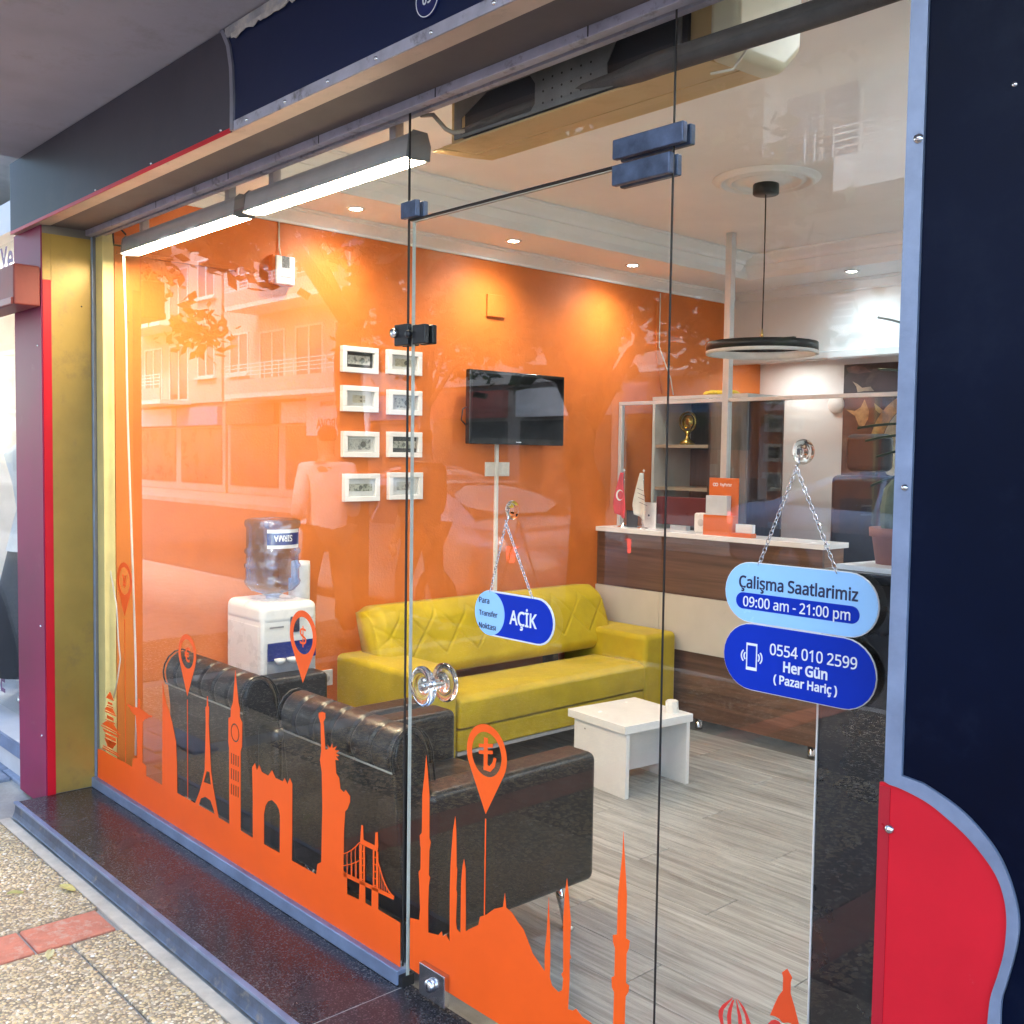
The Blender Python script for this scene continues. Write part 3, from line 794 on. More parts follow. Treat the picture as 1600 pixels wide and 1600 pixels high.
# map pins with currency marks
def pin(top, tip, l, r, sym, parent, stem_to, gsize, bold):
    x0, x1 = G(l, YV)[0], G(r, YV)[0]
    rad = (x1 - x0) / 2; cx = (x0 + x1) / 2
    zt, zp = G(top, YV)[1], G(tip, YV)[1]
    cz = zt - rad
    d = cz - zp
    a = math.asin(min(0.99, rad / d))
    pts = [(cx, zp)]
    for k in range(25):
        t = -a + (PI + 2 * a) * k / 24
        pts.append((cx + rad * math.cos(t), cz + rad * math.sin(t)))
    pn = flat('map_pin_decal', [pts, disc(cx, cz, rad * 0.74)], YV, 0.0006, vinyl, parent)
    if sym:
        text('currency_mark', sym, gsize * rad, (cx, YV, cz), vinyl, pn, bold=bold, align='CENTER', thick=0.0006)
    else:
        g = B(); s = rad
        for q in ([(-0.14, 0.55), (0.06, 0.55), (0.06, -0.32), (0.16, -0.36), (0.30, -0.2), (0.36, -0.02), (0.50, -0.02), (0.42, -0.32), (0.2, -0.54), (-0.14, -0.54)],):
            add_prism(g, [(cx + p[0] * s, cz + p[1] * s) for p in q], 'y', YV - 0.0003, YV + 0.0003)
        for zz in (0.24, 0.02):
            add_prism(g, [(cx + p[0] * s, cz + (p[1] + zz) * s) for p in ((-0.38, -0.08), (0.32, 0.06), (0.32, 0.18), (-0.38, 0.04))], 'y', YV - 0.001, YV - 0.0004)
        obj('currency_mark', g, vinyl, pn)
    if stem_to:
        zs = G(stem_to, YV)[1]
        w = 0.0022
        box('pin_stem_decal', cx - w, cx + w, YV - 0.0003, YV + 0.0003, zs, zp - 0.012, vinyl, pn)
pin((194.5, 879), (194.5, 963), (183, 908), (206, 912), '¥', win, (194.5, 1190), 1.15, 0.02)
pin((292, 991), (292.5, 1088), (279, 1022), (306.5, 1026), '€', win, (292.5, 1247), 1.2, 0.02)
pin((474, 954), (473, 1067), (453, 993), (494.5, 1000), '$', win, None, 1.3, 0.0)
pin((761, 1132), (759, 1272), (729.5, 1180), (792, 1192), None, door, (757, 1430), 1, 0)

# ---- hanging signs on suction hooks
sign_blue = pbr('sign_blue', (0.003, 0.030, 0.42), 0.36, 0, 0.03, 5, spec=0.15)
sign_light = pbr('sign_light_blue', (0.32, 0.60, 0.98), 0.25, 0, 0.02, 5)
sign_white = pbr('sign_white', (0.80, 0.82, 0.86), 0.3, 0, 0.02, 5)
ink = pbr('navy_ink', (0.010, 0.014, 0.06), 0.4)
YS = -0.020
def links(bm, a, b_, n, r=0.0052):
    a, b_ = Vector(a), Vector(b_)
    d = (b_ - a); L_ = d.length / n; d.normalize()
    u, w = frame_of(d)
    for k in range(n):
        c = a + (b_ - a) * ((k + 0.5) / n)
        side = u if k % 2 else w
        pts = [c + d * (math.cos(2 * PI * t / 10) * L_ * 0.66) + side * (math.sin(2 * PI * t / 10) * r * 0.62) for t in range(10)]
        add_tube(bm, pts + [pts[0]], 0.0010, 4, cap=False)
def hook(px, parent):
    x, z = G(px, -0.01)
    s = lathe('suction_cup', [(0.0235, -0.0058), (0.0232, -0.0075), (0.017, -0.011), (0.012, -0.013), (0.012, -0.017), (0.006, -0.020), (0.0, -0.020)], (x, 0, z), clear, parent, 'y', 28, cap=False)
    tube('hook', [(x, -0.016, z - 0.004), (x, -0.019, z - 0.020), (x, -0.024, z - 0.030), (x, -0.028, z - 0.024)], 0.0018, chrome, s, 8)
    return x, z - 0.030
opn = thing('hanging_open_sign', 'small blue pill-shaped sign with a pale disc, hanging on the glass door', 'sign', (0.32, YS, 0.8))
xa, xb = G((742.5, 962), YS)[0], G((866, 968), YS)[0]
z1, z0 = G((770, 923), YS)[1], G((775, 995), YS)[1]
flat('board', [pill(xa, xb, z0, z1)], YS + 0.002, 0.003, sign_white, opn)
e = 0.004
flat('blue_face', [pill(xa + e, xb - e, z0 + e, z1 - e)], YS - 0.0004, 0.0012, sign_blue, opn)
rr = (z1 - z0) / 2 - 0.001
flat('pale_disc', [disc(xa + rr + 0.001, (z0 + z1) / 2, rr, 40)], YS - 0.0014, 0.0010, sign_light, opn)
Wo = xb - xa
for k, (w_, fw_) in enumerate((('Para', 0.135), ('Transfer', 0.245), ('Noktası', 0.225))):
    text('lettering', w_, 0.03, (xa + Wo * 0.062, YS - 0.0024, (z0 + z1) / 2 + 0.030 - 0.0315 * k), ink, opn, bold=0.012, fit=Wo * fw_)
text('lettering', 'AÇİK', 0.056, (xa + Wo * 0.63, YS - 0.0016, (z0 + z1) / 2 + 0.001), sign_white, opn, bold=0.017, align='CENTER', fit=Wo * 0.34, tall=1.1)
hx, hz = hook((798.5, 797), opn)
cb = B()
links(cb, (hx, -0.026, hz), (xa + (xb - xa) * 0.20, YS, z1 - 0.004), 24); links(cb, (hx, -0.026, hz), (xa + (xb - xa) * 0.74, YS, z1 - 0.004), 25)
obj('chain', cb, chrome, opn, smooth=True)
hrs = thing('hanging_hours_sign', 'two stacked pill boards, pale blue over blue, with opening hours and telephone', 'sign', (1.13, YS, 0.9))
xa, xb = G((1133, 930), YS)[0], G((1374, 945), YS)[0]
ua, ub = G((1200, 881), YS)[1], G((1200, 977), YS)[1]
la, lb = G((1200, 977), YS)[1], G((1200, 1084), YS)[1]
flat('top_board', [pill(xa, xb, ub, ua)], YS + 0.002, 0.003, sign_white, hrs)
flat('top_face', [pill(xa + 0.0015, xb - 0.0015, ub + 0.0015, ua - 0.0015)], YS - 0.0004, 0.0012, sign_light, hrs)
flat('bottom_board', [pill(xa, xb, lb, la - 0.001)], YS + 0.0021, 0.003, sign_white, hrs)
flat('bottom_face', [pill(xa + 0.0015, xb - 0.0015, lb + 0.0015, la - 0.0025)], YS - 0.0004, 0.0012, sign_blue, hrs)
Wd, Hd = xb - xa, ua - ub
text('lettering', 'Çalişma Saatlarimiz', 0.03, (xa + Wd * 0.49, YS - 0.0016, ua - Hd * 0.325), ink, hrs, bold=0.018, align='CENTER', fit=Wd * 0.775, tall=1.12)
zc = ua - Hd * 0.645
flat('time_band', [pill(xa + Wd * 0.085, xb - Wd * 0.11, zc - Hd * 0.135, zc + Hd * 0.135)], YS - 0.0016, 0.0010, sign_blue, hrs)
text('lettering', '09:00 am - 21:00 pm', 0.03, (xa + Wd * 0.487, YS - 0.0026, zc), sign_white, hrs, bold=0.008, align='CENTER', fit=Wd * 0.70, tall=1.12)
H2 = la - lb
text('lettering', '0554 010 2599', 0.03, (xa + Wd * 0.33, YS - 0.0016, la - H2 * 0.33), sign_white, hrs, bold=0.008, fit=Wd * 0.555, tall=1.1)
text('lettering', 'Her Gün', 0.03, (xa + Wd * 0.565, YS - 0.0016, la - H2 * 0.555), sign_white, hrs, bold=0.026, align='CENTER', fit=Wd * 0.285, tall=1.08)
text('lettering', '( Pazar Hariç )', 0.03, (xa + Wd * 0.565, YS - 0.0016, la - H2 * 0.755), sign_white, hrs, bold=0.022, align='CENTER', fit=Wd * 0.41, tall=1.08)
px0, pz0 = xa + Wd * 0.205, la - H2 * 0.50
ph = flat('phone_icon', [[(px0 - 0.012, pz0 - 0.026), (px0 + 0.012, pz0 - 0.026), (px0 + 0.012, pz0 + 0.026), (px0 - 0.012, pz0 + 0.026)],
                         [(px0 - 0.0098, pz0 - 0.020), (px0 + 0.0098, pz0 - 0.020), (px0 + 0.0098, pz0 + 0.0215), (px0 - 0.0098, pz0 + 0.0215)]], YS - 0.0016, 0.0010, sign_white, hrs)
for s in (-1, 1):
    for rr_ in (0.012, 0.018):
        arc = [(px0 + s * (0.0065 + rr_ * math.cos(t)), pz0 + rr_ * math.sin(t) * 0.9) for t in [(-0.75 + 1.5 * k / 8) for k in range(9)]]
        arc2 = [(px0 + s * (0.0065 + (rr_ - 0.0026) * math.cos(t)), pz0 + (rr_ - 0.0026) * math.sin(t) * 0.9) for t in [(0.75 - 1.5 * k / 8) for k in range(9)]]
        flat('signal_arc', [arc + arc2], YS - 0.0016, 0.0010, sign_white, hrs)
hx, hz = hook((1253, 706), hrs)
cb = B()
links(cb, (hx, -0.026, hz), (xa + Wd * 0.235, YS, ua - 0.004), 22, 0.006); links(cb, (hx, -0.026, hz), (xa + Wd * 0.745, YS, ua - 0.004), 22, 0.006)
obj('chain', cb, chrome, hrs, smooth=True)

# ---- left pillar
plum = pbr('plum_red_panel', (0.25, 0.022, 0.075), 0.42, 0, 0.14, 1.6, 0.03, 3, spec=0.16, dirt=((0.30, 0.07, 0.12), 7, 0.60, 0.80))
red_p = pbr('red_panel', (0.58, 0.009, 0.022), 0.40, 0, 0.10, 2, 0.04, 4, dirt=((0.62, 0.10, 0.10), 22, 0.66, 0.76), spec=0.3)
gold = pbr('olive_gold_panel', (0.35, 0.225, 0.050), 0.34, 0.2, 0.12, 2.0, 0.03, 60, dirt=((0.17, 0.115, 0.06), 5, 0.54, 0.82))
PY = -0.214
pl = thing('left_pillar', 'pillar clad in plum red with an olive gold side facing the glass', 'pillar', (-2.43, -0.1, PAVE))
box('core', -2.60, -2.264, PY + 0.004, 0.05, PAVE + 0.002, 2.40, pbr('pillar_core', (0.2, 0.18, 0.16), 0.8), pl)
box('front_panel', -2.603, -2.2605, PY - 0.002, PY + 0.0035, PAVE + 0.004, 2.392, plum, pl, bevel=0.001, seg=1)
box('red_edge_strip', -2.2635, -2.2585, PY + 0.004, PY + 0.038, PAVE + 0.004, 2.17, red_p, pl, bevel=0.001, seg=1)
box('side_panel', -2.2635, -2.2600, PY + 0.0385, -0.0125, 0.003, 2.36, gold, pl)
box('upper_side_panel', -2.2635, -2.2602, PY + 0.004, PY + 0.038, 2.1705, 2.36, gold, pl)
for zz in (0.25, 0.72, 1.9):
    lathe('screw', [(0, -0.006), (0.004, -0.006), (0.005, -0.0025)], (-2.305, PY, zz), steel, pl, 'y', 10, cap=False)
lathe('screw_hole', [(0.0035, -2.2598), (0.0001, -2.2597)], (0, -0.052, 2.075), black_rubber, pl, 'x', 10)
# ---- right pillar: navy board over a red board with a curved metal trim
PR = -0.200
navy = pbr('navy_panel', (0.0014, 0.0038, 0.016), 0.34, 0, 0.2, 1.5, 0.05, 2.5, spec=0.08, rvar=0.14, dirt=((0.007, 0.011, 0.026), 6, 0.54, 0.78))
rpl = thing('right_pillar', 'navy pillar panel with curved silver trim above a crimson lower panel', 'pillar', (1.9, -0.1, PAVE))
box('core', 1.492, 3.2, PR + 0.006, 0.06, PAVE + 0.002, 2.69, pbr('pillar_core_dark', (0.05, 0.05, 0.06), 0.8), rpl)
inner = [(1375, 1221.5), (1393, 1225), (1412, 1232), (1450, 1252), (1482, 1277), (1517, 1310), (1550, 1352), (1567, 1387), (1575, 1430), (1572, 1480), (1562, 1520), (1550, 1557), (1545, 1600)]
outer = [(1411, 1211), (1430, 1218), (1450, 1227), (1500, 1262), (1537, 1300), (1565, 1340), (1585, 1390), (1594, 1437), (1590, 1480), (1575, 1535), (1567, 1562), (1565, 1600)]
I2 = [G(p, PR) for p in inner[:1] + smooth_line(inner[1:])]; O2 = [G(p, PR) for p in smooth_line(outer)]
ext = lambda L_, x, z: L_ + [(x, z)]
xlow = I2[-1][0] - 0.003
I2 += [(xlow, 0.45), (xlow + 0.03, 0.20), (xlow + 0.04, -0.03)]
O2 += [(O2[-1][0] - 0.002, 0.45), (xlow + 0.048, 0.20), (xlow + 0.058, -0.03)]
flat('red_board', [[(p[0], p[1]) for p in I2] + [(I2[0][0] - 0.0, -0.03)]], PR + 0.002, 0.006, red_p, rpl)
xs0 = I2[1][0]
box('red_edge_strip', I2[0][0] + 0.0005, xs0 - 0.0006, PR - 0.0025, PR - 0.0012, -0.02, I2[0][1] - 0.005, pbr('deep_red_strip', (0.42, 0.008, 0.022), 0.3, 0, 0.06, 3), rpl)
tx0, tx1 = G((1385, 1200), PR)[0], G((1411, 1200), PR)[0]
trim_loop = [(tx0, I2[0][1] + 0.004)] + I2[1:] + O2[::-1] + [(tx1, 2.69), (tx0, 2.69)]
flat('silver_trim', [trim_loop], PR - 0.001, 0.010, alu, rpl)
flat('navy_board', [[(tx1 + 0.0006, 2.69)] + [(p[0] + 0.0006, p[1] + 0.0004) for p in O2] + [(3.2, -0.03), (3.2, 2.69)]], PR + 0.002, 0.005, navy, rpl)
for p, r_ in (((1434, 216), 0.0075), ((1413, 762), 0.0055)):
    x, z = G(p, PR - 0.008)
    lathe('trim_screw', [(0, -0.0115), (r_ * 0.7, -0.0105), (r_, -0.0062)], (x, PR, z), steel, rpl, 'y', 16, cap=False)
for p in ((1586, 132),):
    x, z = G(p, PR)
    lathe('board_screw', [(0, -0.004), (0.003, -0.0035), (0.004, -0.001)], (x, PR, z), steel, rpl, 'y', 12, cap=False)
x, z = G((1391, 1295), PR)
lathe('strip_screw', [(0, -0.009), (0.003, -0.0085), (0.0062, -0.0065), (0.0075, -0.0028)], (x, PR, z), steel, rpl, 'y', 16, cap=False)

# ---- sign fascia above
FY = -0.240
dark_sign = pbr('dark_plum_sign', (0.060, 0.055, 0.070), 0.44, 0, 0.16, 1.2, 0.03, 5, spec=0.15, dirt=((0.085, 0.07, 0.08), 4, 0.5, 0.8))
navy_sign = pbr('navy_sign', (0.009, 0.016, 0.058), 0.36, 0, 0.10, 1.5, 0.02, 40, spec=0.25)
fs = thing('sign_fascia', 'dark sign box over the shop front, plum on the left and navy on the right', 'shop sign', (-0.5, -0.12, 2.39))
ZB, ZT2 = 2.392, 2.690
box('sign_core', -2.556, 1.49, FY + 0.004, -0.036, ZB + 0.003, ZT2, pbr('sign_core', (0.12, 0.10, 0.10), 0.8), fs)
xs = G((362, 208), FY)[0]
curve = [(xs, ZB), (xs + 0.001, ZB + 0.10), (xs - 0.004, ZB + 0.18), (xs - 0.022, ZB + 0.245), (xs - 0.06, ZT2)]
flat('plum_board', [[(-2.556, ZB)] + curve + [(-2.556, ZT2)]], FY + 0.0015, 0.004, dark_sign, fs)
tr_ = [(p[0] + 0.001, p[1]) for p in curve] + [(p[0] + 0.020, p[1]) for p in curve[::-1]]
flat('curved_trim', [tr_], FY - 0.002, 0.010, pbr('grey_trim', (0.30, 0.30, 0.36), 0.4, 0.6, 0.08, 9), fs)
flat('navy_board', [[(p[0] + 0.0206, p[1]) for p in curve] + [(1.485, ZT2), (1.485, ZB)]], FY + 0.0015, 0.004, navy_sign, fs)
box('bottom_trim', xs + 0.022, 1.485, FY - 0.006, FY - 0.0012, ZB - 0.004, ZB + 0.024, alu_dull, fs, bevel=0.001)
box('top_trim', xs - 0.03, 1.485, FY - 0.006, FY - 0.0012, ZT2 - 0.030, ZT2 - 0.001, pbr('peeling_trim', (0.42, 0.41, 0.42), 0.6, 0.3, 0.15, 12, 0.2, 40, dirt=((0.62, 0.58, 0.52), 9, 0.48, 0.58)), fs)
# blobs of old sealant along the top trim
edge_hi, edge_lo = [], []
for k in range(70):
    x = xs + 0.012 + k * 0.014
    edge_hi.append((x, ZT2 - 0.026 + random.uniform(-0.002, 0.002)))
    edge_lo.append((x, ZT2 - 0.033 - abs(random.gauss(0, 0.0045)) - 0.008 * math.sin(k * 0.55) ** 2))
flat('old_sealant', [edge_hi + edge_lo[::-1]], FY - 0.0075, 0.0025, pbr('old_sealant', (0.56, 0.53, 0.49), 0.8, 0, 0.12, 40, 0.3, 50), fs)
box('red_edge', -2.556, xs - 0.004, FY - 0.0045, FY - 0.0012, ZB - 0.004, ZB + 0.010, red_p, fs, bevel=0.001)
box('left_end_cap', -2.566, -2.5565, FY, -0.03, ZB, ZT2, black_metal, fs)
for k in range(7):
    x = xs + 0.10 + k * 0.21
    lathe('trim_screw', [(0, -0.0105), (0.004, -0.0095), (0.0055, -0.0062)], (x, FY, ZB + 0.009), steel, fs, 'y', 10, cap=False)
for p in ((346, 208), (237, 260), (150, 300)):
    x, z = G(p, FY)
    lathe('board_screw', [(0, -0.006), (0.003, -0.0055), (0.0045, -0.0008)], (x, FY, ZB + 0.016), steel, fs, 'y', 10, cap=False)
# soffit between the fascia and the glass
sof = thing('lintel_soffit', 'stained beige metal soffit between the sign and the glass', 'soffit', (-0.5, -0.12, 2.38))
prism('soffit_sheet', [(FY + 0.004, ZB + 0.002), (FY + 0.004, ZB - 0.001), (-0.037, 2.404), (-0.037, 2.408)], 'x', -2.556, 1.488, pbr('beige_soffit', (0.62, 0.48, 0.39), 0.55, 0.0, 0.14, 2.2, 0.05, 30, dirt=((0.26, 0.19, 0.15), 6, 0.55, 0.8)), sof)
# crusts of old plaster along the channel
cr_ = B()
for k in range(90):
    x = -1.9 + k * 0.036 + random.uniform(-0.015, 0.015)
    if random.random() < 0.55:
        w = random.uniform(0.010, 0.035); h = random.uniform(0.003, 0.008)
        add_prism(cr_, [(x, 2.4045), (x + w * 0.3, 2.4045 - h), (x + w * 0.8, 2.4045 - h * 0.7), (x + w, 2.4045)], 'y', -0.0405, -0.0352)
obj('plaster_crust', cr_, pbr('old_plaster', (0.52, 0.44, 0.36), 0.9, 0, 0.15, 30), sof)['kind'] = 'stuff'
# house number plate
nx, nz_ = G((665, -4), FY - 0.01)
npl = thing('house_number_plate', 'round dark blue house number plate with white ring on the navy sign', 'number plate', (nx, FY - 0.008, nz_))
flat('plate', [disc(nx, nz_, 0.043, 40)], FY - 0.004, 0.004, pbr('enamel_blue', (0.012, 0.020, 0.11), 0.2, 0, 0.05, 6), npl)
flat('ring', [disc(nx, nz_, 0.0405, 40), disc(nx, nz_, 0.0385, 40)], FY - 0.0064, 0.0006, sign_white, npl)
text('lettering', '09', 0.044, (nx, FY - 0.0066, nz_ + 0.002), sign_white, npl, bold=0.01, align='CENTER', width=0.85)
# fallen leaves
def fallen_leaf(px, size, turn, mat, label):
    lf = B()
    add_grid(lf, lambda u, v: ((u - 0.5) * 0.075 * size, (v - 0.5) * 0.034 * size * (math.sin(PI * min(0.98, max(0.02, u))) ** 0.7), 0.004 + 0.006 * (v - 0.5) ** 2 * 4 + 0.003 * math.sin(u * 5)), 10, 4)
    p = on(px, 'z', PAVE)
    o = obj('fallen_leaf', lf, mat, None, smooth=True)
    md = o.modifiers.new('thickness', 'SOLIDIFY'); md.thickness = 0.0006
    o.location = (p[0], p[1], PAVE); o.rotation_euler = (0, 0, turn)
    tag(o, label, 'leaf', 'dry leaves on the pavement')
yl = pbr('yellow_leaf', (0.62, 0.50, 0.16), 0.6, 0, 0.12, 40)
fallen_leaf((105, 1390), 1.0, 0.4, yl, 'dry yellow leaf, the largest on the pebbled pavement, midway to the step')
fallen_leaf((24, 1398), 0.7, 1.3, pbr('olive_leaf', (0.46, 0.42, 0.14), 0.6, 0, 0.12, 40), 'small olive leaf at the left edge of the pebbled pavement')
fallen_leaf((78, 1494), 0.75, -0.5, pbr('pale_leaf', (0.60, 0.50, 0.24), 0.6, 0, 0.12, 40), 'small pale leaf on the near side of the brick band')

# ================================================================== INSIDE THE SHOP
def W(px, x=XL):
    p = on(px, 'x', x)
    return float(p[1]), float(p[2])
# ---- lamps: two LED battens above the window
warm = emit('warm_led_tube', (1.0, 0.80, 0.52), 14.0)
bat_m = pbr('batten_grey', (0.46, 0.46, 0.48), 0.36, 0.2, 0.06, 9)
def batten(x0, x1, label):
    t = thing('led_batten', label, 'light fixture', ((x0 + x1) / 2, 0.07, 2.30), 'lamps above the shop window')
    prism('housing', [(0.034, 2.280), (0.030, 2.283), (0.038, 2.338), (0.052, 2.352), (0.094, 2.352), (0.108, 2.32), (0.104, 2.289), (0.034, 2.289)], 'x', x0, x1, bat_m, t, bevel=0.003)
    prism('diffuser', [(0.0352, 2.2885), (0.0352, 2.2770), (0.103, 2.2800), (0.103, 2.2885)], 'x', x0 + 0.012, x1 - 0.012, warm, t)
    for x in (x0 - 0.004, x1 + 0.0005):
        prism('end_cap', [(0.028, 2.278), (0.034, 2.340), (0.050, 2.356), (0.098, 2.356), (0.111, 2.32), (0.108, 2.280), (0.05, 2.274)], 'x', x, x + 0.0035, pbr('grey_end_cap', (0.20, 0.20, 0.21), 0.4), t)
    for x in (x0 + 0.12, x1 - 0.12):
        box('bracket', x, x + 0.03, 0.058, 0.086, 2.3525, 2.4145, bat_m, t)
    return t
batten(-2.04, -1.065, 'grey LED batten, the left of two lit above the window')
batten(-0.995, -0.075, 'grey LED batten, the right of two lit above the window, nearer the door')
tube('lamp_cable', [(-2.04, 0.05, 2.36), (-2.10, 0.045, 2.40), (-2.15, 0.04, 2.38), (-2.14, 0.04, 2.33), (-2.06, 0.045, 2.315)], 0.004, black_rubber)
tag(bpy.data.objects['lamp_cable'], 'black cable loop at the left end of the lit batten', 'cable')
white_cable = pbr('white_cable', (0.74, 0.70, 0.62), 0.4)
def glass_pts(pxs, y): return [tuple(float(v) for v in on(p, 'y', y)) for p in pxs]
tag(tube('hanging_cable', glass_pts([(193, 396), (197, 520), (199, 640), (203, 760), (208, 900), (212, 1030), (213, 1100), (212, 1180)], 0.045), 0.0045, white_cable, n=8), 'straight white cable hanging from the left batten down behind the glass', 'cable')
tag(tube('hanging_cable', glass_pts([(166, 780), (166, 850), (173, 895), (182, 945), (185, 1000), (188, 1030), (184, 1060), (178, 1090)], 0.035), 0.003, white_cable, n=6), 'thin white cable drooping in a curve beside the cream window post', 'cable')
# ---- downlights
lens = emit('downlight_lens', (1.0, 0.97, 0.92), 16.0)
def downlight(x, y, z, label, power, col=(1.0, 0.93, 0.82), ang=95):
    t = thing('downlight', label, 'light fixture', (x, y, z), 'recessed ceiling downlights')
    lathe('bezel', [(0.030, -0.0005), (0.046, -0.0005), (0.046, -0.004), (0.040, -0.008), (0.030, -0.006)], (x, y, z), white_gloss, t, 'z', 24, cap=False)
    lathe('lens', [(0.0, -0.004), (0.029, -0.004)], (x, y, z), lens, t, 'z', 20, cap=False)
    l = bpy.data.lights.new('downlight_lamp', 'SPOT')
    l.energy = power; l.color = col; l.spot_size = math.radians(ang); l.spot_blend = 1.0; l.shadow_soft_size = 0.03
    lo = bpy.data.objects.new('downlight_lamp', l)
    lo.location = (x, y, z - 0.02)
    link(lo, t)
    return t
WALLW = (1.0, 0.92, 0.80)
for y_, lb in ((0.18, 'downlight by the window'), (1.10, 'first downlight over the framed banknotes'), (2.11, 'middle downlight above the wall television'), (3.08, 'third downlight above the end of the sofa, before the counter')):
    if y_ > 0.5: downlight(-1.92, y_, SZ, lb, 4.4, WALLW, 150)
downlight(-1.08, 4.14, SZ, 'cool white downlight in the far soffit above the counter', 2.0, (0.55, 0.86, 1.0), 165)
downlight(0.35, 4.14, SZ, 'unseen cool white downlight added in the far soffit near the right wall', 4.0, (0.66, 0.90, 1.0), 165)  # unseen lamp, added to brighten the back of the room
for xk, lb in ((-1.86, 'left of two close downlights added under the beam above the back office'), (-1.74, 'right of two close downlights added under the beam above the back office'), (-0.25, 'unseen downlight added under the beam near the end of the mural'), (0.8, 'unseen downlight added under the beam by the right wall')):  # under-beam lamps added to light the far wall
    downlight(xk, 4.58, 2.165, lb, 0.24 if xk < -1 else 2.6, (0.90, 0.97, 1.0), 165)
downlight(1.25, 1.1, ZC, 'unseen ceiling downlight added near the entrance by the right wall', 8.0, (0.86, 0.95, 1.0), 165)  # unseen pair by the right wall, added as general fill light
downlight(1.25, 2.7, ZC, 'unseen ceiling downlight added midway along the right wall', 8.0, (0.86, 0.95, 1.0), 165)
# ---- air conditioner above the door, seen from behind
ac = thing('air_conditioner', 'cream split air conditioner hung over the door, its grey back to the glass', 'air conditioner', (0.45, 0.2, 2.26))
cream = pbr('aged_cream_plastic', (0.66, 0.48, 0.24), 0.45, 0, 0.06, 5, dirt=((0.50, 0.34, 0.14), 5, 0.5, 0.75))
acx0, acx1 = -0.03, 0.865
prism('shell', [(0.1185, 2.310), (0.235, 2.318), (0.2355, 2.322), (0.2375, 2.322), (0.238, 2.318), (0.34, 2.330), (0.365, 2.37), (0.365, 2.52), (0.32, 2.575), (0.1505, 2.575), (0.1505, 2.318), (0.1185, 2.3155)], 'x', acx0, acx1, cream, ac, bevel=0.006)
prism('end_cap', [(0.115, 2.303), (0.30, 2.312), (0.365, 2.37), (0.365, 2.52), (0.32, 2.575), (0.115, 2.575)], 'x', acx1 + 0.001, acx1 + 0.075, pbr('pale_cream_plastic', (0.68, 0.64, 0.46), 0.4, 0, 0.05, 5), ac, bevel=0.02, seg=3)
prism('end_cap', [(0.1185, 2.308), (0.24, 2.318), (0.34, 2.330), (0.365, 2.37), (0.365, 2.40), (0.30, 2.345), (0.1185, 2.314)], 'x', acx0 - 0.045, acx0 - 0.001, cream, ac, bevel=0.01)
zinc = pbr('zinc_plate', (0.26, 0.27, 0.27), 0.42, 0.7, 0.12, 10, 0.05, 60)
bp_ = flat('back_plate', [[(0.03, 2.318), (0.80, 2.318), (0.80, 2.56), (0.03, 2.56)], [(0.06, 2.326), (0.33, 2.326), (0.345, 2.34), (0.345, 2.39), (0.325, 2.415), (0.16, 2.415), (0.06, 2.37)], [(0.585, 2.322), (0.79, 2.322), (0.79, 2.45), (0.68, 2.45), (0.615, 2.425), (0.585, 2.375)]], 0.112, 0.003, zinc, ac)
hb = B()
for k in range(22):
    add_lathe(hb, [(0.0028, 0.1095), (0.0027, 0.1102)], (0.375 + 0.032 * (k % 6), 0, 2.335 + 0.028 * (k // 6)), 'y', 8)
obj('plate_holes', hb, black_rubber, bp_)['kind'] = 'stuff'
box('inner_casing', 0.04, 0.795, 0.140, 0.1495, 2.316, 2.55, pbr('dark_casing', (0.035, 0.04, 0.05), 0.5), ac)
tube('pipe', [(0.05, 0.127, 2.335), (0.25, 0.127, 2.345), (0.45, 0.127, 2.345), (0.60, 0.120, 2.335), (0.70, 0.098, 2.325), (0.78, 0.074, 2.315), (0.95, 0.060, 2.305), (1.20, 0.060, 2.300), (1.45, 0.060, 2.300), (1.70, 0.060, 2.31)], [0.014, 0.014, 0.014, 0.018, 0.024, 0.025, 0.025, 0.025, 0.025, 0.025], pbr('grey_pipe_lagging', (0.075, 0.07, 0.068), 0.7, 0, 0.15, 20, 0.3, 60), ac, 14)
tube('wire', [(-0.05, 0.06, 2.39), (-0.01, 0.07, 2.385), (0.02, 0.09, 2.345), (0.035, 0.10, 2.335), (0.07, 0.118, 2.335)], 0.006, pbr('wire_grey', (0.4, 0.36, 0.3), 0.6), ac)
tube('wire', [(0.95, 0.14, 2.36), (0.97, 0.11, 2.30), (0.945, 0.10, 2.265), (0.89, 0.10, 2.27)], 0.003, pbr('wire_cream', (0.66, 0.62, 0.5), 0.6), ac)

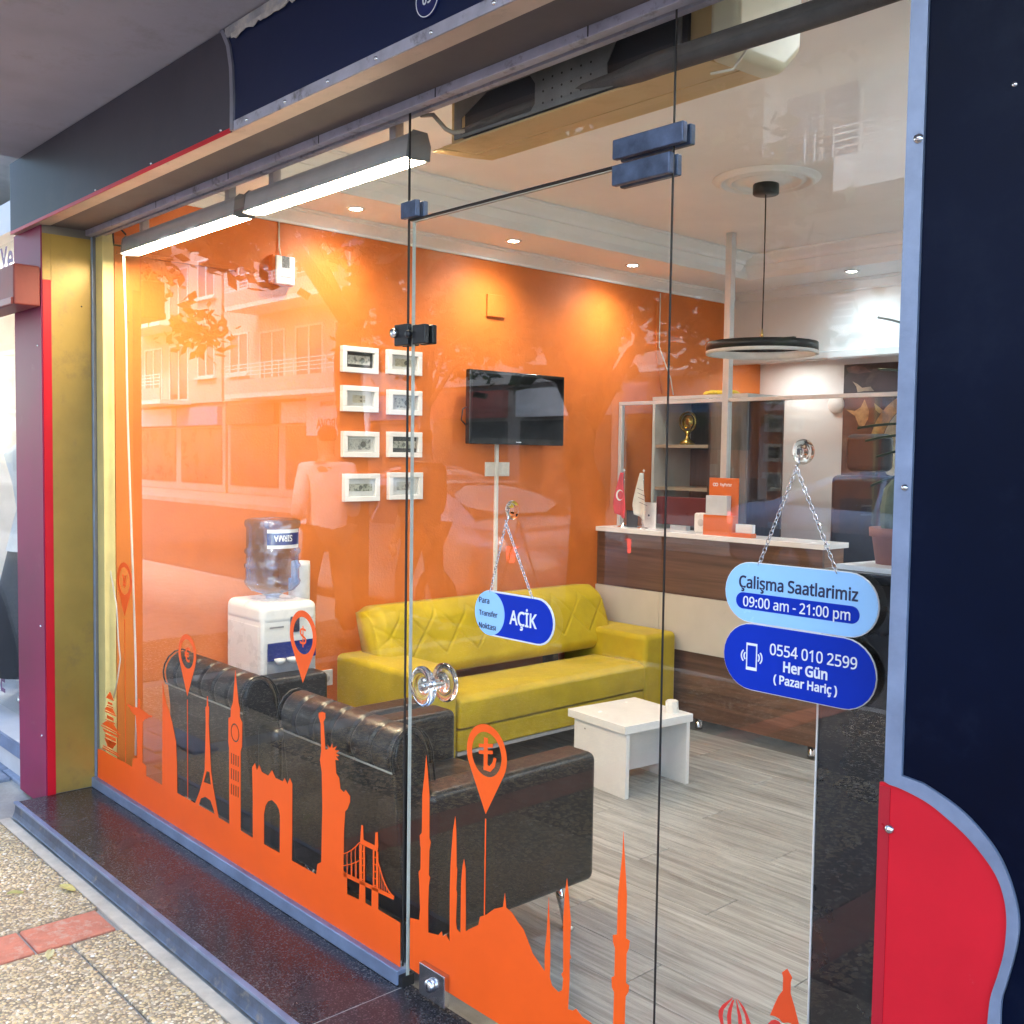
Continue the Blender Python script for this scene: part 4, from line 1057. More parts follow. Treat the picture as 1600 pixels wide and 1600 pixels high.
# ---- orange wall: frames, television, switches, boxes
paper_white = pbr('mount_white', (0.76, 0.76, 0.76), 0.6)
def bill_mat(name, a, b_, seed):
    """engraved banknote: fine guilloche lines and blotches"""
    m, nt, N, L, bs = nodes_of(name)
    tc = N.new('ShaderNodeTexCoord'); mp = N.new('ShaderNodeMapping'); mp.inputs['Location'].default_value = (seed, seed * 2, 0)
    L.new(tc.outputs['Object'], mp.inputs[0])
    wv = N.new('ShaderNodeTexWave'); wv.inputs['Scale'].default_value = 60; wv.inputs['Distortion'].default_value = 6; wv.inputs['Detail'].default_value = 3
    L.new(mp.outputs[0], wv.inputs['Vector'])
    nz = N.new('ShaderNodeTexNoise'); nz.inputs['Scale'].default_value = 55; nz.inputs['Detail'].default_value = 4
    L.new(mp.outputs[0], nz.inputs['Vector'])
    ma = N.new('ShaderNodeMath'); ma.operation = 'MULTIPLY_ADD'; ma.inputs[1].default_value = 0.45
    L.new(wv.outputs['Fac'], ma.inputs[0]); L.new(nz.outputs['Fac'], ma.inputs[2])
    cr = N.new('ShaderNodeValToRGB'); cr.color_ramp.elements[0].position = 0.45; cr.color_ramp.elements[1].position = 0.95
    cr.color_ramp.elements[0].color = (*a, 1); cr.color_ramp.elements[1].color = (*b_, 1)
    L.new(ma.outputs[0], cr.inputs[0]); L.new(cr.outputs[0], bs.inputs['Base Color']); bs.inputs['Roughness'].default_value = 0.6
    return m
green_bill = bill_mat('green_note', (0.10, 0.12, 0.09), (0.60, 0.60, 0.50), 1)
grey_bill = bill_mat('grey_note', (0.20, 0.21, 0.21), (0.62, 0.62, 0.58), 5)
buff_bill = bill_mat('buff_note', (0.34, 0.30, 0.20), (0.64, 0.60, 0.48), 9)
black_mount = pbr('black_mount', (0.03, 0.032, 0.035), 0.5)
XF = XL + 0.030
FR = [((536, 538), (592, 586), black_mount, grey_bill, 1, 0.80, 0.62, 'white frame, top of the left column, banknote on black mount'),
      ((536, 600), (592, 646), paper_white, buff_bill, 2, 0.46, 0.50, 'white frame second in the left column, small buff note on white mount'),
      ((537, 672), (593, 716), paper_white, grey_bill, 1, 0.80, 0.74, 'white frame third in the left column, grey engraved note'),
      ((539, 739), (594, 784), paper_white, green_bill, 1, 0.86, 0.46, 'white frame at the foot of the left column, green banknote'),
      ((607, 544), (660, 589), paper_white, buff_bill, 1, 0.62, 0.58, 'white frame at the top of the right column, behind the glass joint'),
      ((608, 607), (660, 651), paper_white, grey_bill, 1, 0.74, 0.72, 'white frame second in the right column, two grey notes'),
      ((608, 673), (660, 716), black_mount, green_bill, 1, 0.96, 0.50, 'white frame third in the right column, banknote on black mount'),
      ((609, 737), (661, 781), paper_white, grey_bill, 1, 0.60, 0.52, 'white frame at the foot of the right column, small grey note')]
for a, b_, mnt, bl, nb, bw, bh, lab in FR:
    (ya, za), (yb_, zb_) = W(a, XF), W(b_, XF)
    y0, y1, z0, z1 = ya, yb_, zb_ + 0.004, za - 0.004
    t = thing('picture_frame', lab, 'picture frame', (XL, (y0 + y1) / 2, z0), 'framed banknotes on the orange wall')
    fw = 0.026
    fm = B()
    for q in ((y0, y1, z0, z0 + fw), (y0, y1, z1 - fw, z1), (y0, y0 + fw, z0 + fw, z1 - fw), (y1 - fw, y1, z0 + fw, z1 - fw)):
        add_box(fm, XL + 0.001, XF, *q)
    obj('frame', fm, white_lam, t, bevel=0.002)
    box('mount', XL + 0.001, XL + 0.009, y0 + fw, y1 - fw, z0 + fw, z1 - fw, mnt, t)
    iy, iz = (y1 - y0 - 2 * fw), (z1 - z0 - 2 * fw)
    yc, zc = (y0 + y1) / 2, (z0 + z1) / 2
    for k in range(nb):
        hh = iz * bh / nb
        zz = zc + (k - (nb - 1) / 2) * hh
        o = box('banknote', XL + 0.0095, XL + 0.0102, yc - iy * bw / 2, yc + iy * bw / 2, zz - hh * 0.46, zz + hh * 0.46, bl, t)
        lathe('portrait_oval', [(0, 0.0008), (hh * 0.28, 0.0006)], (XL + 0.0102, yc + (0 if bl is green_bill else iy * bw * 0.16), zz), pbr('portrait_grey', (0.16, 0.16, 0.14), 0.6, 0, 0.4, 160), o, 'x', 14, cap=False)
    box('pane', XL + 0.018, XL + 0.0195, y0 + fw, y1 - fw, z0 + fw, z1 - fw, glass_mat('frame_glass', (0.97, 0.98, 0.98), 0.04), t)
# television
tv = thing('television', 'black flat television on the orange wall above the sofa', 'television', (XL, 2.4, 1.5))
xt = XL + 0.085
(y0, z1), (y1, z0) = W((735, 576), xt), W((881, 697), xt)
box('wall_mount', XL + 0.001, XL + 0.045, (y0 + y1) / 2 - 0.1, (y0 + y1) / 2 + 0.1, (z0 + z1) / 2 - 0.1, (z0 + z1) / 2 + 0.1, black_metal, tv)
gloss_black = pbr('gloss_black', (0.010, 0.010, 0.011), 0.12, 0, 0.1, 6)
box('casing', XL + 0.045, xt - 0.002, y0, y1, z0, z1, gloss_black, tv, bevel=0.006)
box('screen', xt - 0.0015, xt + 0.0005, y0 + 0.018, y1 - 0.018, z0 + 0.035, z1 - 0.018, pbr('screen_glass', (0.003, 0.003, 0.004), 0.12, 0, 0.1, 3, spec=0.15), tv)
box('badge', xt - 0.0015, xt, (y0 + y1) / 2 - 0.02, (y0 + y1) / 2 + 0.02, z0 + 0.012, z0 + 0.018, steel, tv)
tube('side_cable', [(XL + 0.05, y0 + 0.02, 1.74), (XL + 0.06, y0 - 0.03, 1.72), (XL + 0.055, y0 - 0.035, 1.66), (XL + 0.05, y0 + 0.02, 1.62)], 0.004, black_rubber, tv)
(yc, za), (_, zb_) = W((777, 690), XL + 0.012), W((777, 965), XL + 0.012)
tag(box('cable_trunking', XL + 0.0005, XL + 0.016, yc - 0.011, yc + 0.011, 0.3, za, white_gloss, bevel=0.002), 'white cable trunking running down the orange wall below the television', 'trunking')
(y0, z1), (y1, z0) = W((759, 722), XL + 0.01), W((796, 744), XL + 0.01)
ym = W((777, 722), XL + 0.01)[0]
sw = thing('light_switch', 'pair of white light switches either side of the cable trunking', 'light switch', (XL, ym, z0))
for a, b_ in ((y0, ym - 0.013), (ym + 0.013, y1)):
    p = box('plate', XL + 0.0005, XL + 0.010, a, b_, z0, z1, white_gloss, sw, bevel=0.002)
    box('rocker', XL + 0.0102, XL + 0.0135, a + 0.016, b_ - 0.016, z0 + 0.014, z1 - 0.014, white_gloss, p, bevel=0.001)
(y0, z1), (y1, z0) = W((432, 398), XL + 0.05), W((461, 446), XL + 0.05)
ab_ = thing('alarm_keypad', 'small white keypad box high on the orange wall with wire above', 'keypad', (XL, y0, z0))
box('back_box', XL + 0.0005, XL + 0.035, y0 - 0.012, y1 + 0.002, z0 - 0.004, z1 + 0.004, orange_wall, ab_, bevel=0.003)
box('cover', XL + 0.0355, XL + 0.05, y0, y1, z0, z1, white_gloss, ab_, bevel=0.004)
box('keys', XL + 0.0503, XL + 0.0515, y0 + 0.03, y1 - 0.03, z0 + 0.075, z0 + 0.13, pbr('key_grey', (0.12, 0.12, 0.12), 0.5, 0, 0.6, 120), ab_)
box('slot', XL + 0.0503, XL + 0.0508, y0 + 0.02, y1 - 0.015, z0 + 0.03, z0 + 0.036, pbr('slot_grey', (0.4, 0.4, 0.4), 0.5), ab_)
tube('wire', [(XL + 0.02, (y0 + y1) / 2 - 0.01, z1), (XL + 0.008, (y0 + y1) / 2 - 0.012, z1 + 0.05), (XL + 0.006, (y0 + y1) / 2 - 0.012, 2.56)], 0.004, white_cable, ab_)
(y0, z1), (y1, z0) = W((762, 459), XL + 0.012), W((789, 497), XL + 0.012)
tag(box('access_panel', XL + 0.0005, XL + 0.014, y0, y1, z0, z1, orange_wall, bevel=0.002), 'small square orange cover plate on the wall above the television', 'cover plate')
tag(obj('wall_conduit', add_box(add_box(B(), XL + 0.0005, XL + 0.012, 0.066, 0.62, 2.300, 2.318), XL + 0.0005, XL + 0.012, 0.10, 0.118, 2.02, 2.30), orange_wall, bevel=0.002), 'orange painted conduit on the wall behind the left batten', 'conduit')
# sockets by the floor
for yk, lb in ((1.0, 'white wall socket at skirting height beside the water dispenser'), (1.11, 'white wall socket at skirting height beside the sofa arm')):
    so = thing('wall_socket', lb, 'socket', (XL, yk, 0.33), 'wall sockets by the sofa')
    box('plate', XL + 0.0005, XL + 0.010, yk - 0.04, yk + 0.04, 0.30, 0.38, white_gloss, so, bevel=0.003)
    lathe('recess', [(0.022, 0.0105), (0.0218, 0.0112), (0.0, 0.0112)], (XL, yk, 0.34), pbr('socket_grey', (0.5, 0.5, 0.48), 0.4), so, 'x', 18, cap=False)

# ---- water dispenser and bottle
dx0, dx1, dy0, dy1, dzt = -2.15, -1.82, 0.555, 0.835, 0.80
wd = thing('water_dispenser', 'cream white water dispenser with blue tap panel beside the orange wall', 'water dispenser', ((dx0 + dx1) / 2, (dy0 + dy1) / 2, FL))
box('cabinet', dx0, dx1, dy0, dy1, FL + 0.012, dzt - 0.03, white_gloss, wd, bevel=0.018, seg=3)
box('top_cover', dx0 - 0.004, dx1 + 0.006, dy0 - 0.004, dy1 + 0.004, dzt - 0.10, dzt, white_gloss, wd, bevel=0.035, seg=4)
box('tap_recess', dx1 + 0.0005, dx1 + 0.004, dy0 + 0.025, dy1 - 0.012, 0.34, 0.60, pbr('silver_plastic', (0.42, 0.43, 0.47), 0.35, 0.3, 0.05, 8), wd)
box('blue_panel', dx1 + 0.0045, dx1 + 0.012, dy0 + 0.025, dy1 - 0.012, 0.545, 0.625, pbr('tap_blue', (0.012, 0.025, 0.19), 0.2, 0, 0.1, 6), wd, bevel=0.002)
for k in range(3):
    tp = lathe('tap', [(0.0, -0.018), (0.012, -0.016), (0.024, -0.004), (0.026, 0.010), (0.0, 0.012)], (dx1 + 0.022, dy0 + 0.078 + k * 0.062, 0.545), white_gloss, wd, 'z', 16, cap=False)
box('display', dx1 + 0.001, dx1 + 0.009, dy0 + 0.14, dy0 + 0.185, 0.665, 0.735, pbr('display_dark', (0.01, 0.015, 0.05), 0.12), wd, bevel=0.002)
box('maker_mark', dx1 + 0.0065, dx1 + 0.0075, dy0 + 0.035, dy0 + 0.105, 0.690, 0.697, pbr('mark_grey', (0.22, 0.22, 0.24), 0.5), wd)
vb = B()
for c_ in (0, 1):
    for k in range(6):
        add_box(vb, -2.10 + c_ * 0.07, -2.05 + c_ * 0.07, dy0 - 0.0012, dy0 - 0.0004, 0.485 + k * 0.014, 0.490 + k * 0.014)
obj('vents', vb, pbr('vent_shadow', (0.30, 0.28, 0.24), 0.7), wd)
box('side_inset', dx0 + 0.025, dx1 - 0.03, dy0 - 0.002, dy0 - 0.0003, 0.0, 0.70, white_gloss, wd, bevel=0.001)
bc = ((dx0 + dx1) / 2 + 0.01, (dy0 + dy1) / 2, 0)
wb = thing('water_bottle', 'large clear blue water bottle upside down on the dispenser', 'water bottle', (bc[0], bc[1], dzt))
bottle_m = glass_mat('bottle_plastic', (0.66, 0.80, 1.0), 0.07, 0.03, dusty=0.5)
for nd in bottle_m.node_tree.nodes:
    if nd.type == 'BSDF_DIFFUSE': nd.inputs[0].default_value = (0.38, 0.54, 0.95, 1)
R0 = 0.127
prof = [(0.03, -0.03), (0.031, 0.012), (0.055, 0.028), (0.10, 0.042), (R0 - 0.004, 0.068), (R0, 0.082), (R0 - 0.007, 0.094), (R0 - 0.006, 0.140), (R0, 0.148), (R0, 0.158), (R0 - 0.008, 0.168), (R0 - 0.008, 0.205), (R0, 0.214), (R0, 0.224), (R0 - 0.009, 0.236), (R0 - 0.009, 0.325), (R0 - 0.002, 0.335), (R0, 0.348), (R0 - 0.004, 0.360), (R0 - 0.02, 0.367), (0.02, 0.360), (0.0, 0.360)]
lathe('bottle', prof, (bc[0], bc[1], dzt), bottle_m, wb, 'z', 40, cap=False)
def wrap(a0, a1, z0, z1, r):
    bm = B(); add_grid(bm, lambda u, v: (bc[0] + r * math.cos(a0 + (a1 - a0) * u), bc[1] + r * math.sin(a0 + (a1 - a0) * u), z0 + (z1 - z0) * v), 16, 1)
    return bm
view_a = math.atan2(CAM[1] - bc[1], CAM[0] - bc[0])
obj('label', wrap(view_a - 0.20, view_a + 1.25, dzt + 0.238, dzt + 0.324, R0 - 0.0065), sign_white, wb, smooth=True)
obj('label_band', wrap(view_a - 0.20, view_a + 1.25, dzt + 0.254, dzt + 0.308, R0 - 0.0055), pbr('label_blue', (0.012, 0.03, 0.20), 0.3, 0, 0.2, 20), wb, smooth=True)
la_ = view_a + 0.42
def label_letters():
    o = text('lettering', 'SIRMA', 0.046, (0, 0, 0), sign_white, None, bold=0.015, align='CENTER', thick=0.0006, spin=PI, width=0.8)
    for v in o.data.vertices:      # bend round the bottle
        a = la_ + v.co.x / (R0 - 0.004)
        r = R0 - 0.0048 - v.co.y
        v.co = Vector((bc[0] + r * math.cos(a), bc[1] + r * math.sin(a), dzt + 0.283 + v.co.z))
    o.parent = wb; o.matrix_parent_inverse = parent_matrix(wb).inverted()
label_letters()
# cup dispenser tube on the wall
cd = thing('cup_dispenser', 'slim white cup dispenser tube on the wall behind the water dispenser', 'cup dispenser', (XL + 0.05, 0.93, 0.55))
lathe('tube', [(0.0, 0), (0.040, 0.0), (0.042, 0.01), (0.046, 0.42), (0.044, 0.445), (0.0, 0.45)], (XL + 0.055, 0.935, 0.50), white_gloss, cd, 'z', 20, cap=False)
box('bracket', XL + 0.0005, XL + 0.016, 0.90, 0.97, 0.56, 0.86, white_gloss, cd)

# ---- armchairs with their backs to the glass
leather = pbr('black_leather', (0.008, 0.0075, 0.0075), 0.36, 0, 0.15, 18, 0.22, 11, spec=0.5)
leather_top = leather
def armchair(x0, label):
    w = 0.86; x1 = x0 + w; aw = 0.135
    t = thing('armchair', label, 'armchair', ((x0 + x1) / 2, 0.45, FL), 'black armchairs facing into the shop')
    za, zb_ = 0.505, 0.045 + 0.03
    for a, b_ in ((x0, x0 + aw), (x1 - aw, x1)):
        box('arm', a, b_, 0.105, 0.79, zb_, za, leather, t, bevel=0.028, seg=4)
    box('seat_base', x0 + aw + 0.001, x1 - aw - 0.001, 0.16, 0.765, zb_ + 0.005, 0.20, leather, t, bevel=0.012)
    box('seat_cushion', x0 + aw + 0.003, x1 - aw - 0.003, 0.205, 0.785, 0.201, 0.335, leather, t, bevel=0.035, seg=4)
    # back: leaning panel with a rounded tufted head roll
    bx0, bx1 = x0 + aw - 0.02, x1 - aw + 0.02
    prof = [(0.100, zb_ + 0.02), (0.050, 0.555), (0.046, 0.60), (0.058, 0.640), (0.085, 0.664), (0.118, 0.668), (0.150, 0.650), (0.170, 0.615), (0.185, 0.55), (0.225, 0.30), (0.225, zb_ + 0.02)]
    bk = prism('backrest', prof, 'x', bx0, bx1, leather, t, bevel=0.010, seg=3)
    rl = B()
    arc = [(0.0475, 0.553), (0.040, 0.575), (0.038, 0.600), (0.044, 0.628), (0.060, 0.655), (0.086, 0.674), (0.118, 0.678), (0.148, 0.664), (0.170, 0.638), (0.186, 0.600), (0.192, 0.555)]
    arc = [Vector((0, p[0], p[1])) for p in arc]
    cen = Vector((0, 0.112, 0.59))
    nseg = 6
    def roll(u, v):
        x = bx0 - 0.004 + (bx1 - bx0 + 0.008) * u
        f = v * (len(arc) - 1); i = min(int(f), len(arc) - 2); p = arc[i].lerp(arc[i + 1], f - i)
        s = (u + 0.012 * math.sin(v * 9)) * nseg
        d = abs(s - round(s)) * (bx1 - bx0) / nseg
        edge = min(u, 1 - u) * (bx1 - bx0)
        pin_ = 0.0075 * math.exp(-(d / 0.007) ** 2) + 0.012 * math.exp(-(edge / 0.012) ** 2)
        q = p + (cen - p).normalized() * pin_
        return (x, q.y, q.z)
    add_grid(rl, roll, 110, 22)
    hr = obj('head_roll', rl, leather, t, smooth=True)
    md = hr.modifiers.new('thickness', 'SOLIDIFY'); md.thickness = 0.006
    tube('piping', [(bx0, 0.0455, 0.552), (bx1, 0.0455, 0.552)], 0.0032, pbr('piping_pale', (0.28, 0.25, 0.2), 0.4), bk, 6)
    for xx in (bx0 - 0.004, bx1 + 0.004):
        tube('piping', [(xx, p.y, p.z) for p in arc] + [(xx, 0.205, 0.46), (xx, 0.225, 0.34)], 0.0034, leather, bk, 6)
    for lx in (x0 + 0.07, x1 - 0.07):
        for ly in (0.17, 0.72):
            s = 1 if ly > 0.4 else -1
            lg = B()
            add_tube(lg, [(lx, ly - s * 0.03, zb_ + 0.004), (lx + 0.0, ly + s * 0.012, FL + 0.012)], [0.021, 0.014], 12)
            add_lathe(lg, [(0.0, 0.0), (0.020, 0.0), (0.023, 0.006), (0.016, 0.014), (0.0, 0.018)], (lx, ly + s * 0.014, FL), 'z', 14, cap=False)
            obj('leg', lg, chrome, t, smooth=True)
    return t
armchair(-0.885, 'black leather tufted armchair nearer the door, chrome leg showing')
armchair(-1.775, 'black leather tufted armchair further left, in front of the water dispenser')

# ---- mustard sofa along the orange wall
must = pbr('mustard_velvet', (0.47, 0.345, 0.006), 0.66, 0, 0.09, 5, 0.30, 9, sheen=0.08, spec=0.3)
SX0, SX1, SY0, SY1 = -2.165, -1.49, 1.14, 3.045
sf = thing('sofa', 'mustard yellow three-seat sofa with diamond stitched back against the orange wall', 'sofa', (-1.83, 2.1, FL))
for a, b_ in ((SY0, SY0 + 0.27), (SY1 - 0.28, SY1)):
    box('arm', SX0 + 0.02, SX1, a, b_, 0.015, 0.468, must, sf, bevel=0.032, seg=4)
SI0, SI1 = SY0 + 0.272, SY1 - 0.282
prism('seat', [(-1.92, 0.16), (-1.92, 0.295), (-1.87, 0.312), (-1.53, 0.318), (-1.487, 0.298), (-1.480, 0.26), (-1.486, 0.165)], 'y', SI0, SI1, must, sf, bevel=0.012, seg=3)
box('seat_valance', -1.90, -1.492, SI0, SI1, 0.055, 0.158, must, sf, bevel=0.010)
box('base_rail', -1.95, -1.50, SI0 + 0.003, SI1 - 0.003, 0.035, 0.0535, pbr('grey_rail', (0.4, 0.4, 0.42), 0.4), sf)
box('rear_rail', -2.08, -1.95, SI0, SI1, 0.10, 0.24, black_metal, sf)
for yk in (SY0 + 0.55, SY1 - 0.55):
    box('hinge_bracket', -2.02, -1.93, yk - 0.02, yk + 0.02, 0.241, 0.36, black_metal, sf)
bq = B()
BZ0, BZ1 = 0.345, 0.700
def back_front(u, v):
    yy = SY0 + 0.125 + (SY1 - SY0 - 0.23) * u
    zz = BZ0 + (BZ1 - BZ0) * v
    x = -1.835 - 0.135 * v - 0.07 * max(0, (v - 0.78) / 0.22) ** 2 - 0.055 * max(0, (0.18 - v) / 0.18) ** 2
    eu = min(u, 1 - u) * (SY1 - SY0 - 0.23)
    x -= 0.05 * math.exp(-(eu / 0.03) ** 2)
    zz -= 0.03 * math.exp(-(eu / 0.04) ** 2) * max(0, v - 0.5) * 2
    P_ = 0.215
    if 0.30 < v < 0.92:
        s = yy - SY0 + 0.03; h = (v - 0.61) * 0.36
        d1 = abs(((s + h * 0.95) / P_ + 0.5) % 1 - 0.5) * P_; d2 = abs(((s - h * 0.95) / P_ + 0.5) % 1 - 0.5) * P_
        d3 = abs(((s + h * 0.95 + 0.07) / P_ + 0.5) % 1 - 0.5) * P_; d4 = abs(((s - h * 0.95 - 0.07) / P_ + 0.5) % 1 - 0.5) * P_
        x -= 0.007 * (math.exp(-(min(d1, d2) / 0.007) ** 2)) + 0.0
    return (x, yy, zz)
V_ = add_grid(bq, back_front, 300, 56)
nu, nv = 300, 56
rear = {}
for i in range(nu + 1):
    for j in (0, nv):
        v0 = V_[i][j].co; rear[(i, j)] = bq.verts.new((-2.150 if j == nv else -2.05, v0.y, v0.z - (0.01 if j == nv else 0)))
for i in range(nu):
    for j in (0, nv):
        bq.faces.new((V_[i][j], V_[i + 1][j], rear[(i + 1, j)], rear[(i, j)]))
    bq.faces.new((rear[(i, 0)], rear[(i + 1, 0)], rear[(i + 1, nv)], rear[(i, nv)]))
for i in (0, nu):
    bq.faces.new([V_[i][j] for j in range(nv + 1)] + [rear[(i, nv)], rear[(i, 0)]])
obj('backrest', bq, must, sf, smooth=True)
for yk in (SY0 + 0.10, SY1 - 0.10):
    for xk in (SX1 - 0.08, SX0 + 0.12):
        lathe('foot', [(0.0, 0), (0.022, 0), (0.028, 0.10), (0.028, 0.116), (0, 0.116)], (xk, yk, FL), black_metal, sf, 'z', 14, cap=False)

# ---- white side table
tz = 0.242
tb = thing('side_table', 'low white square side table in front of the sofa', 'table', (-1.03, 2.12, FL))
tx0_, tx1_, ty0, ty1 = -1.215, -0.805, 1.872, 2.315
box('top', tx0_, tx1_, ty0, ty1, tz - 0.038, tz, white_lam, tb, bevel=0.002)
box('leg_panel', tx0_ + 0.035, tx1_ - 0.006, ty0 + 0.014, ty0 + 0.036, FL, tz - 0.0385, white_lam, tb, bevel=0.001)
box('leg_panel', tx0_ + 0.035, tx1_ - 0.006, ty1 - 0.036, ty1 - 0.014, FL, tz - 0.0385, white_lam, tb, bevel=0.001)
box('shelf_panel', tx0_ + 0.20, tx0_ + 0.222, ty0 + 0.0365, ty1 - 0.0365, FL + 0.06, tz - 0.0385, white_lam, tb)
lathe('cam_screw', [(0, -0.001), (0.004, -0.0012)], (-1.10, ty0 + 0.014, tz - 0.075), black_rubber, tb, 'y', 10, cap=False)
tb.rotation_euler = (0, 0, math.radians(-6))
p = on((1063, 1112), 'z', tz)
cdl = lathe('paper_cup', [(0.0, 0.0), (0.034, 0.0), (0.030, 0.055), (0.026, 0.058), (0.0, 0.058)], (-0.872, 2.235, tz), white_gloss, None, 'z', 8, smooth=False, cap=False)
tag(cdl, 'small white upturned cup at the corner of the side table', 'cup')

# ---- reception counter
CY, CX1, CTZ = 3.10, -0.60, 1.035
walnut = wood('dark_walnut_laminate', (0.045, 0.022, 0.012), (0.17, 0.085, 0.05), 'x', 0.35, 0.55, contrast=1.0, bump=0.03)
ct = thing('reception_counter', 'dark walnut reception counter with pale band and white top', 'counter', (-1.4, 3.2, FL))
box('top', XL + 0.004, CX1 + 0.02, CY - 0.02, 3.325, CTZ - 0.028, CTZ, white_lam, ct, bevel=0.002)
box('upper_panel', XL + 0.012, CX1, CY, CY + 0.02, 0.672, CTZ - 0.0285, walnut, ct)
box('left_edge', XL + 0.004, XL + 0.0115, CY - 0.001, CY + 0.02, 0.672, CTZ - 0.0285, wood('walnut_edge', (0.06, 0.03, 0.018), (0.2, 0.11, 0.07), 'z', 0.4), ct)
pale = pbr('pale_band_laminate', (0.58, 0.54, 0.48), 0.3, 0, 0.03, 6)
xm = on((1030, 935), 'y', CY - 0.012)[0]
box('band_panel', XL + 0.004, xm - 0.001, CY - 0.014, CY + 0.018, 0.352, 0.671, pale, ct, bevel=0.001, seg=1)
box('band_panel', xm + 0.001, CX1 + 0.002, CY - 0.014, CY + 0.018, 0.352, 0.671, pale, ct, bevel=0.001, seg=1)
box('lower_panel', XL + 0.012, CX1, CY, CY + 0.02, -0.035, 0.351, walnut, ct)
box('end_panel', CX1 - 0.022, CX1 - 0.001, CY + 0.021, 3.31, -0.035, CTZ - 0.0285, wood('warm_walnut', (0.10, 0.045, 0.02), (0.26, 0.12, 0.06), 'y', 0.4), ct)
for xk in (XL + 0.1, -1.4, CX1 - 0.06):
    lathe('foot', [(0.0, 0), (0.024, 0), (0.02, 0.01), (0.02, 0.064), (0.0, 0.064)], (xk, CY + 0.05, FL), steel, ct, 'z', 14, cap=False)
# ---- glazed screen on the counter with a post up to the ceiling
YP = 3.29
px_post = on((1140, 500), 'y', YP)[0]
sc_ = thing('counter_screen', 'glass screen with pale aluminium rail and ceiling post behind the counter', 'partition', (-1.5, YP, CTZ))
pale_alu = pbr('pale_aluminium', (0.62, 0.63, 0.63), 0.35, 0.35, 0.04, 9)
RZ = on((1140, 622), 'y', YP)[2]
box('top_rail', XL + 0.004, 0.6, YP - 0.015, YP + 0.015, RZ - 0.022, RZ, pale_alu, sc_, bevel=0.002)
box('post', px_post - 0.024, px_post + 0.018, YP - 0.021, YP + 0.021, CTZ + 0.0005, ZC - 0.001, pale_alu, sc_, bevel=0.002)
box('wall_post', XL + 0.004, XL + 0.03, YP - 0.014, YP + 0.014, CTZ + 0.0005, RZ - 0.0225, pale_alu, sc_, bevel=0.002)
box('glass', XL + 0.031, px_post - 0.025, YP - 0.003, YP + 0.003, CTZ + 0.05, RZ - 0.0225, glass_mat('screen_pane', (0.96, 0.985, 0.98), 0.04), sc_)
box('glass', px_post + 0.019, 0.6, YP - 0.003, YP + 0.003, CTZ + 0.05, RZ - 0.0225, glass_mat('screen_pane', (0.96, 0.985, 0.98), 0.04), sc_)
# ---- shelf cabinet behind the screen
kx0, kx1, ky0, ky1, kz = XL + 0.012, -1.43, 3.60, 3.98, 1.845
kb = thing('shelf_cabinet', 'dark brown open shelf cabinet with a pale inner side behind the counter', 'cabinet', ((kx0 + kx1) / 2, ky0, FL))
dkb = wood('dark_brown_board', (0.030, 0.018, 0.014), (0.07, 0.042, 0.032), 'z', 0.35)
box('left_side', kx0, kx0 + 0.022, ky0, ky1, FL, kz, pbr('pale_grey_board', (0.55, 0.58, 0.58), 0.35), kb)
box('right_side', -1.72, -1.70, ky0, ky1, FL, kz, dkb, kb)
box('back', kx0 + 0.022, kx1, ky1 + 0.0005, ky1 + 0.014, FL, kz, dkb, kb)
box('top', kx0, kx1, ky0 - 0.004, ky1 + 0.014, kz + 0.0005, kz + 0.022, pale_alu, kb)
shelf_m = pbr('shelf_beige', (0.36, 0.29, 0.22), 0.4)
for zz in (0.95, 1.28, 1.555):
    box('shelf', kx0 + 0.0225, -1.7205, ky0 + 0.01, ky1, zz - 0.02, zz, shelf_m, kb)
br_ = pbr('bronze_glass', (0.22, 0.19, 0.165), 0.12, 0.4, 0.2, 3, stretch=(6, 6, 0.4))
box('door', -1.698, -1.585, ky0 - 0.002, ky0 + 0.016, FL + 0.05, kz - 0.002, br_, kb)
box('door', -1.580, -1.432, ky0 - 0.002, ky0 + 0.016, FL + 0.05, kz - 0.002, br_, kb)
box('door_handle', -1.545, -1.535, ky0 - 0.022, ky0 - 0.0025, 1.30, 1.42, steel, kb, bevel=0.002)
tr0 = thing('trophy', 'golden round award trophy on the cabinet shelf', 'trophy', (-1.96, ky0 + 0.1, 1.555))
gold_m = pbr('trophy_gold', (0.42, 0.30, 0.08), 0.25, 0.9, 0.1, 12)
lathe('base', [(0.0, 0), (0.05, 0), (0.05, 0.02), (0.02, 0.035), (0.012, 0.06), (0.02, 0.085), (0.0, 0.085)], (-1.96, ky0 + 0.1, 1.555), gold_m, tr0, 'z', 18, cap=False)
lathe('ring', [(0.062, -0.008), (0.07, -0.004), (0.07, 0.004), (0.062, 0.008), (0.055, 0.0), (0.062, -0.008)], (-1.96, ky0 + 0.1, 1.705), gold_m, tr0, 'y', 28, cap=False)
lathe('medal', [(0.0, -0.006), (0.045, -0.004), (0.045, 0.004), (0.0, 0.006)], (-1.96, ky0 + 0.1, 1.705), gold_m, tr0, 'y', 24, cap=False)
ym_ = B()
for k in range(9):
    a = k * 0.7
    add_lathe(ym_, [(0.0, -0.014), (0.03, -0.01), (0.036, 0.002), (0.02, 0.014), (0.0, 0.017)], (-1.80 + k * 0.026, ky0 + 0.10 + 0.03 * math.sin(a * 3), kz + 0.036 + 0.004 * math.sin(a)), 'z', 9, cap=False)
tag(obj('yellow_bundle', ym_, pbr('yellow_plastic', (0.75, 0.52, 0.02), 0.5, 0, 0.1, 30), smooth=True), 'crumpled yellow bundle lying on top of the shelf cabinet', 'bundle')
